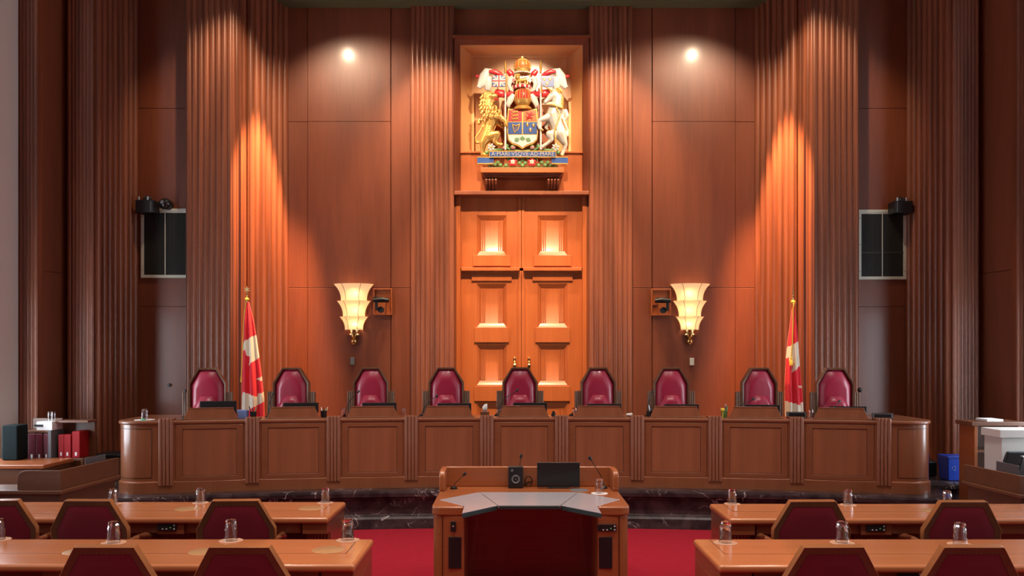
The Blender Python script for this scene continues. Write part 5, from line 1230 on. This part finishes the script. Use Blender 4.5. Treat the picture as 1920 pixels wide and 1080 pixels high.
# ------------------------------------------------------------------ flags
def inside(p, poly):
    x, y = p; c = False; j = len(poly)-1
    for i in range(len(poly)):
        a, b = poly[i], poly[j]
        if (a[1] > y) != (b[1] > y) and x < (b[0]-a[0])*(y-a[1])/(b[1]-a[1])+a[0]: c = not c
        j = i
    return c
def interp(tab, v):
    for (a, fa), (b, fb) in zip(tab, tab[1:]):
        if v <= b: return fa+(fb-fa)*max(0, (v-a))/(b-a)
    return tab[-1][1]
def flag(name_px, crop, top, left, right, white, label, cord, finial):
    d = 12.62; u2x = lambda u: X(crop[0]+u/4, d); v2z = lambda v: Z(crop[1]+v/4, d)
    px0 = name_px; t = thing('flag', (X(px0, d), d, FZ), label, 'flag')
    B = Vector((X(px0, d), d, FZ)); zt = top
    b = MB(); b.tube([(0, 0, 0.03), (0, 0, Z(crop[1]+150/4, d)-FZ)], [0.017, 0.012], 10); part(b, 'pole', M_BRASS, t)
    b = MB(); b.lathe([(0, 0), (0.17, 0), (0.17, 0.02), (0.06, 0.05), (0.03, 0.10), (0, 0.10)], 24); part(b, 'base', M_BRASS, t)
    zf = Z(crop[1]+150/4, d)-FZ
    b = MB()
    if finial == 'star':
        b.lathe([(0.012, 0), (0.02, 0.01), (0.01, 0.03), (0.008, 0.07)], 10, (0, 0, zf)); pts = []
        for q in range(12): a = pi/2+q*pi/6; rr = 0.055 if q % 2 == 0 else 0.02; pts.append((rr*math.cos(a), zf+0.115+rr*math.sin(a)))
        b.prism(pts, -0.01, 0.01)
    else:
        b.lathe([(0.014, 0), (0.022, 0.012), (0.010, 0.03), (0.012, 0.08), (0.006, 0.10), (0.003, 0.19), (0, 0.195)], 12, (0, 0, zf))
    part(b, 'finial', M_BRASS, t)
    # draped cloth: tapering folds round the pole, closed behind
    nu, nv = 44, 170; v0 = left[0][0]; v1 = 1600
    b = MB(); vs = []; uv = []
    for j in range(nv+1):
        v = v0+(v1-v0)*j/nv; L_ = interp(left, min(v, left[-1][0])); R_ = interp(right, min(v, right[-1][0]))
        if v > 1070: L_ -= (v-1070)*0.01; R_ += (v-1070)*0.06
        hw = (R_-L_)/2; z = v2z(v)-FZ
        for i in range(2*nu):
            front = i < nu; uu = (i/(nu-1)) if front else 1-((i-nu)/(nu-1))
            u = L_+(R_-L_)*uu; x = u2x(u)-B.x
            W = (u2x(R_)-u2x(L_)); amp = min(0.035, 0.13*W)
            prof_ = math.sqrt(max(0, 1-(2*uu-1)**2))
            y = (-1 if front else 0.8)*(0.02+W*0.24)*prof_+(amp*math.sin(uu*pi*5+0.5+v*0.0012)*(1 if front else 0.3)*prof_)
            vs.append((x, y, z)); uv.append((u, v, front))
    fs = []; ms = []
    for j in range(nv):
        for i in range(2*nu):
            k_ = (i+1) % (2*nu); a = j*2*nu+i; c = j*2*nu+k_
            cu = (uv[a][0]+uv[c][0])/2; cv = (uv[a][1]+uv[a+2*nu][1])/2
            b.mi = 1 if (uv[a][2] and any(inside((cu, cv), P) for P in white)) else 0
            b.add([], []); b.f.append([a, c, c+2*nu, a+2*nu]); b.m.append(b.mi)
    b.v = vs
    part(b, 'cloth', [M_RED, M_FWHITE], t, angle=80)
    b = MB(); b.lathe([(0.0, 0.035), (0.02, 0.03), (0.035, 0.0), (0.03, -0.02), (0.0, -0.035)], 14, (0, 0, v2z(v0-20)-FZ)); kn = part(b, 'cord_knot', M_CORD, t)
    b = MB(); b.tube([(u2x(u)-B.x, -0.10 if cord[1] else 0.0, v2z(v)-FZ) for u, v in cord[0]], 0.009, 8)
    if cord[1]:
        ue, ve = cord[0][-1]; b.lathe([(0.0, 0.0), (0.018, -0.005), (0.016, -0.03), (0.024, -0.045), (0.026, -0.12), (0, -0.12)], 12, (u2x(ue)-B.x, -0.10, v2z(ve)-FZ))
    else:
        ue, ve = cord[0][-1]; b.lathe([(0.0, 0.0), (0.012, -0.005), (0.018, -0.09), (0, -0.09)], 10, (u2x(ue)-B.x, 0.0, v2z(ve)-FZ))
    part(b, 'tassel_cord', M_CORD, t)
flag(463.3, (430, 520), 0, [(185, 132), (330, 110), (500, 105), (700, 95), (1010, 92), (1070, 92)], [(185, 148), (330, 185), (450, 205), (700, 240), (900, 262), (1070, 268)],
     [[(104, 492), (210, 425), (230, 600), (155, 660), (166, 595), (140, 588), (132, 540), (104, 552)], [(205, 762), (250, 743), (250, 777)],
      [(90, 905), (112, 855), (218, 895), (225, 870), (268, 860), (272, 930), (170, 985), (135, 1025), (88, 1030)]],
     'red and white maple leaf flag on brass star-topped pole at left, behind the bench', ([(128, 170), (115, 260), (100, 500), (96, 660), (90, 740)], False), 'star')
flag(1487.2, (1430, 520), 0, [(205, 222), (300, 212), (450, 190), (600, 175), (800, 165), (1070, 168)], [(205, 240), (450, 262), (700, 280), (930, 300), (1040, 305), (1070, 307)],
     [[(172, 530), (268, 474), (282, 655), (205, 718), (225, 650), (190, 640), (188, 600), (172, 612)], [(252, 818), (296, 806), (298, 838)],
      [(160, 925), (275, 958), (278, 935), (310, 928), (310, 1000), (255, 1035), (250, 1075), (160, 1100)]],
     'red and white maple leaf flag with long gold tassel cord at right, behind the bench', ([(225, 175), (212, 230), (210, 340), (206, 500), (197, 600)], True), 'spear')

# ------------------------------------------------------------------ clerks' corners
# left: screened desk
def clerk_desk(s, xi, y0, y1, label, sc_lab=None):
    t = thing('clerk_desk', (s*(xi+0.6), (y0+y1)/2, 0), label, 'desk'); M = Matrix.Translation((-s*(xi+0.6), -(y0+y1)/2, 0))
    def nb(): b = MB(); b.T = M; return b
    x2 = xi+1.35; inn = [(s*(xi), y0), (s*(xi-0.09), y1)]
    ym = y0+0.42
    top = [(s*x2, y0), (s*xi, y0), (s*(xi-0.09), y1), (s*(xi+0.5), y1), (s*(xi+0.5), ym), (s*x2, ym)]
    b = nb(); b.prism(top, 0.70, 0.75, 'z'); part(b, 'desktop', W_DARK, t, 0.015, seg=3)
    b = nb(); b.prism([(s*(xi+0.05), y0+0.05), (s*(xi-0.04), y1-0.05), (s*(xi-0.02), y1-0.05), (s*(xi+0.07), y0+0.05)], 0, 0.70, 'z')
    b.box(min(s*(xi+0.07), s*(x2-0.05)), max(s*(xi+0.07), s*(x2-0.05)), y0+0.05, y0+0.08, 0.0, 0.70); part(b, 'body', W_DARK, t, 0.004)
    zt = Z(883, y0) if s < 0 else Z(893, y0)
    b = nb(); b.prism([(s*(xi+0.02), y0+0.04), (s*(xi-0.07), y1-0.02), (s*(xi-0.04), y1-0.02), (s*(xi+0.05), y0+0.04)], 0.75, zt+0.0, 'z'); part(b, 'side_screen', W_DARK, t, 0.005)
    b = nb()
    if s < 0:
        xs = xi+0.47
        b.prism([(s*(xi+0.02), 0.75), (s*xs, 0.75)]+[(s*(xs-0.09+0.09*math.cos(a*pi/12)), zt-0.09+0.09*math.sin(a*pi/12)) for a in range(0, 7)]+[(s*(xi+0.02), zt)], y0+0.02, y0+0.05)
    else: b.box(s*(xi+0.02), s*(xi+1.2), y0+0.02, y0+0.05, 0.75, zt)
    part(b, 'front_screen', W_DARK, t, 0.005)
    return t
clerk_desk(-1, 4.80, 8.8, 9.95, 'dark wooden clerk desk with a raised screen at far left')
clerk_desk(1, 4.93, 8.55, 9.5, 'dark wooden clerk desk with a raised screen at far right')
def laptop(x, y, z, rz, lab, name='laptop'):
    t = thing(name, (x, y, z), lab, 'laptop', rz=rz)
    b = MB(); b.box(-0.17, 0.17, -0.12, 0.12, 0, 0.018); part(b, 'keyboard_base', M_GREYP, t, 0.004)
    b = MB(); b.T = Matrix.Translation((0, 0.12, 0.012))@Matrix.Rotation(-0.25, 4, 'X'); b.box(-0.17, 0.17, -0.004, 0.004, 0, 0.235); part(b, 'lid', M_FROST, t, 0.003)
    return t
mb = MB(); mb.T = Matrix.Translation((0, 0, 0)); mb.box(-0.006, 0.006, -0.19, 0.19, 0, 0.245)
o = mb.build('acrylic_divider', M_FROST, None, 0.003, loc=(-4.90, 9.72, 0.75)); tag(o, 'grey translucent divider standing on the left clerk desk', 'divider')
o.rotation_euler = (0, 0, -0.12)
mb = MB(); mb.box(-0.006, 0.006, -0.20, 0.20, 0, 0.255)
o = mb.build('acrylic_divider', M_FROST, None, 0.003, loc=(5.07, 9.0, 0.75)); tag(o, 'grey translucent divider standing on the right clerk desk', 'divider')
# left: low side table against the window
t = thing('side_table', (-5.95, 10.35, 0), 'wooden side table between the window and the left clerk desk', 'table')
b = MB(); b.box(-0.62, 0.28, -0.3, 0.4, 0.80, 0.85); part(b, 'table_top', W_LECT, t, 0.012)
b = MB(); b.box(-0.60, 0.25, -0.27, 0.37, 0.0, 0.80); part(b, 'cabinet', W_DARK, t, 0.004)
# left: book trolley with binders
bx0, bx1 = X(48, 10.95), X(104, 10.95)
t = thing('book_trolley', ((bx0+bx1)/2, 10.98, 0), 'dark shelf trolley holding red binders beside the left window', 'trolley')
W = (bx1-bx0)/2
zt = Z(806, 10.9)
for za, zb_ in ((zt-0.03, zt), (0.78, 0.81), (0.2, 0.23)):
    b = MB(); b.box(-W+0.02, W-0.02, -0.16, 0.16, za, zb_); part(b, 'shelf', W_DARK, t, 0.004)
for s in (-1, 1):
    b = MB(); b.box(s*W-0.02, s*W+0.02, -0.17, 0.17, 0.05, zt); part(b, 'side_panel', M_GREYP if s > 0 else W_DARK, t, 0.004)
b = MB(); b.box(-W, W, 0.14, 0.17, zt, Z(786, 10.95)); part(b, 'back_rail', W_DARK, t)
for sx_ in (-1, 1):
    for sy_ in (-1, 1):
        b = MB(); b.T = Matrix.Translation((sx_*W*0.85, sy_*0.12, 0.03))@Matrix.Rotation(pi/2, 4, 'Y'); b.lathe([(0, -0.012), (0.03, -0.012), (0.03, 0.012), (0, 0.012)], 12); part(b, 'caster', M_BLACK, t)
def binder(x, y, z, w_, h_, mat, lab, dd=0.26):
    t = thing('ring_binder', (x, y, z), lab, 'binder', 'binders beside the left window')
    b = MB(); b.box(-w_/2, w_/2, -dd/2, dd/2, 0, h_); part(b, 'cover', mat, t, 0.008)
    b = MB(); b.box(-w_*0.12, w_*0.12, -dd/2-0.001, -dd/2+0.002, 0.03, 0.075); part(b, 'spine_label', M_PAPER, t)
for i, (px, w_, mat, lab) in enumerate(((66, 0.10, M_BINDERD, 'maroon binder on the left trolley shelf, leftmost'), (80, 0.085, M_BINDERD, 'maroon binder on the left trolley shelf, centre'), (93, 0.07, M_BINDERD, 'maroon binder on the left trolley shelf beside the grey side'))):
    binder(X(px, 10.9), 10.95, 0.811, w_, 0.34, mat, lab)
# shelf with red binders to the right of the trolley
t = thing('low_shelf', (-5.83, 11.0, 0), 'dark low shelf under the bright red binders near the left bench end', 'shelf')
b = MB(); b.box(-0.16, 0.22, -0.15, 0.15, 0.80, 0.83); b.box(-0.16, -0.13, -0.15, 0.15, 0, 0.80); b.box(0.19, 0.22, -0.15, 0.15, 0, 0.80); part(b, 'frame', W_DARK, t, 0.004)
b = MB(); b.box(-0.16, 0.24, 0.12, 0.15, 0.83, 1.30); b.box(-0.16, 0.26, -0.1, 0.15, 1.28, 1.31); part(b, 'hood', W_DARK, t, 0.004)
for px, w_, h_, lab in ((112, 0.075, 0.30, 'bright red binder next to the trolley, leftmost'), (124, 0.09, 0.30, 'bright red binder next to the trolley, centre'), (140, 0.10, 0.34, 'bright red binder next to the trolley, tallest')):
    binder(X(px, 10.85), 11.0, 0.831, w_, h_, M_BINDER, lab, 0.24)
t = thing('paper_tray', (X(91, 10.9), 10.95, zt), 'white paper tray on top of the left trolley', 'tray')
b = MB(); b.box(-0.11, 0.09, -0.13, 0.13, 0, 0.11); part(b, 'tray', M_PAPER, t, 0.005)
b = MB(); b.box(-0.135, -0.03, -0.14, -0.13, 0.05, 0.075); part(b, 'slot', M_BLACK, t)
for px in (91, 98):
    o = G0.copy(); COL.objects.link(o); o.location = (X(px, 10.9), 10.93, zt+0.1105); o.scale = (0.7, 0.7, 0.9); o['label'] = 'clear glass on the white tray near the left window, '+('left' if px < 95 else 'right')+' of two'; o['group'] = 'glasses by the left window'
b = MB(); b.box(-0.1, 0.1, -0.12, 0.12, 0, 0.43); tag(b.build('green_case', M_GREENBX, None, 0.02, loc=(X(37, 10.7), 10.60, 0.851)), 'dark green case on the side table beside the left window', 'case')
mb = MB(); mb.T = Matrix.Identity(4); mb.box(-0.28, 0.28, -0.25, 0.25, 0.0, 0.34); mb2 = mb
# small chest with black cushion behind the clerk desk
t = thing('low_cabinet', (-5.35, 11.55, FZ), 'low dark cabinet with black cushion against the left pilaster', 'cabinet')
b = MB(); b.box(-0.38, 0.38, -0.2, 0.2, 0, 0.30); part(b, 'body', W_DARK, t, 0.006)
b = MB(); b.box(-0.36, 0.36, -0.19, 0.19, 0.30, 0.36); part(b, 'cushion', M_BLACK, t, 0.025, seg=3)
# far left red chair behind the first counsel table
o = dup(cc, (-6.13, 9.42, 0), 'crimson chair behind the left clerk desk, edge at the left picture border', rz=0.0)
# right: shelf unit, white cabinet, monitor, bin
t = thing('shelf_unit', (X(1860, 10.55), 10.6, 0), 'brown open shelf unit behind the right clerk desk', 'shelf')
W = (X(1912, 10.5)-X(1812, 10.5))/2; zt = Z(790, 10.5)
b = MB(); b.box(-W, W, -0.2, 0.2, zt-0.05, zt); part(b, 'top_board', W_DARK, t, 0.005)
for za in (0.95, 0.35):
    b = MB(); b.box(-W+0.05, W-0.05, -0.17, 0.16, za, za+0.03); part(b, 'shelf', W_DARK, t, 0.004)
for s in (-1, 1):
    b = MB(); b.box(s*(W-0.06)-0.02, s*(W-0.06)+0.02, -0.18, 0.18, 0, zt-0.05); part(b, 'side_panel', W_LECT, t, 0.004)
b = MB(); b.box(-W+0.06, W-0.06, 0.16, 0.18, 0, zt-0.05); part(b, 'back_panel', W_DARK, t)
b = MB(); b.box(-0.10, 0.10, -0.13, 0.13, 0, 0.03); tag(b.build('paper_stack', M_PAPER, None, 0.004, loc=(X(1860, 10.5), 10.56, zt)), 'white stack of paper on top of the right shelf unit', 'paper')
t = thing('white_cabinet', (5.83, 9.93, 0), 'white-topped pale cabinet at the far right edge behind the clerk desk', 'cabinet')
W = 0.42; zc_ = Z(806, 9.75)
b = MB(); b.box(-W, W, -0.2, 0.2, zc_-0.09, zc_); part(b, 'top', M_WHITE, t, 0.006)
b = MB(); b.box(-W+0.03, W-0.03, -0.18, 0.18, 0, zc_-0.09); part(b, 'body', M_WHITE, t, 0.004)
t = thing('computer_monitor', (5.33, 9.2, 0.75), 'black monitor turned away on the right clerk desk', 'monitor', rz=-2.5)
b = MB(); b.T = Matrix.Translation((0, 0, 0.08))@Matrix.Rotation(-0.25, 4, 'X'); b.box(-0.19, 0.19, 0, 0.04, 0.0, 0.26); part(b, 'casing', M_BLACK, t, 0.01)
b = MB(); b.box(-0.03, 0.03, -0.03, 0.02, 0, 0.15); b.box(-0.10, 0.10, -0.08, 0.07, 0, 0.012); part(b, 'stand', M_BLACK, t, 0.004)
t = thing('task_chair', (5.62, 9.62, 0), 'black task chair between the white cabinet and the right clerk desk', 'chair')
b = MB(); b.prism([(-0.2, 0.72), (0.2, 0.72), (0.24, 0.95), (0.2, 1.06), (-0.2, 1.06), (-0.24, 0.95)], -0.03, 0.02); part(b, 'backrest', M_BLACK, t, 0.02, seg=3)
b = MB(); b.box(-0.22, 0.22, -0.38, -0.04, 0.45, 0.53); part(b, 'seat', M_BLACK, t, 0.02, seg=3)
b = MB(); b.tube([(0, -0.22, 0.06), (0, -0.22, 0.46)], 0.03, 10); b.tube([(0, -0.1, 0.47), (0, 0.02, 0.55), (0, 0.02, 0.76)], 0.018, 8)
for q in range(5):
    a = 2*pi*q/5; b.tube([(0, -0.22, 0.10), (0.2*math.cos(a), -0.22+0.14*math.sin(a), 0.03)], [0.02, 0.015], 7)
part(b, 'base', M_BLACK, t)
t = thing('recycling_bin', (X(1787, 11.5), 11.48, FZ), 'blue plastic recycling bin beside the right end of the judges bench', 'bin')
W = 0.155; b = MB(); b.prism([(-W*0.88, -W*0.8), (W*0.88, -W*0.8), (W*0.88, W*0.8), (-W*0.88, W*0.8)], 0, 0.33, 'z', [(-W, -W*0.95), (W, -W*0.95), (W, W*0.95), (-W, W*0.95)])
part(b, 'bin_body', M_BLUEBIN, t, 0.015)
b = MB(); b.ring([(-W-0.008, 0), (W+0.008, 0), (W+0.008, 0.02), (-W-0.008, 0.02)], [(-W+0.01, 0.002), (W-0.01, 0.002), (W-0.01, 0.018), (-W+0.01, 0.018)], -0.16, -0.15)
b.v = [(x, y, z+0.312) for x, y, z in b.v]; part(b, 'rim', M_BLUEBIN, t)
b = MB()
for q in range(3):
    a0 = q*2*pi/3+0.3; pts = [(-0.07+0.025*math.cos(a0+i*0.28), -0.142, 0.17+0.025*math.sin(a0+i*0.28)) for i in range(6)]; b.tube(pts, [0.005]*5+[0.001], 6)
part(b, 'recycling_mark', plain('pale_blue_print', (0.30, 0.38, 0.60), 0.6), t)
t = thing('black_bag', (5.60, 11.83, FZ), 'black bag on the platform left of the blue bin', 'bag')
b = MB(); b.box(-0.12, 0.10, -0.1, 0.1, 0, 0.22); part(b, 'body', M_BLACK, t, 0.04, seg=3)
b = MB(); b.tube([(-0.06, 0, 0.2), (-0.04, 0, 0.28), (0.03, 0, 0.28), (0.05, 0, 0.2)], 0.008, 6); part(b, 'handle', M_BLACK, t)
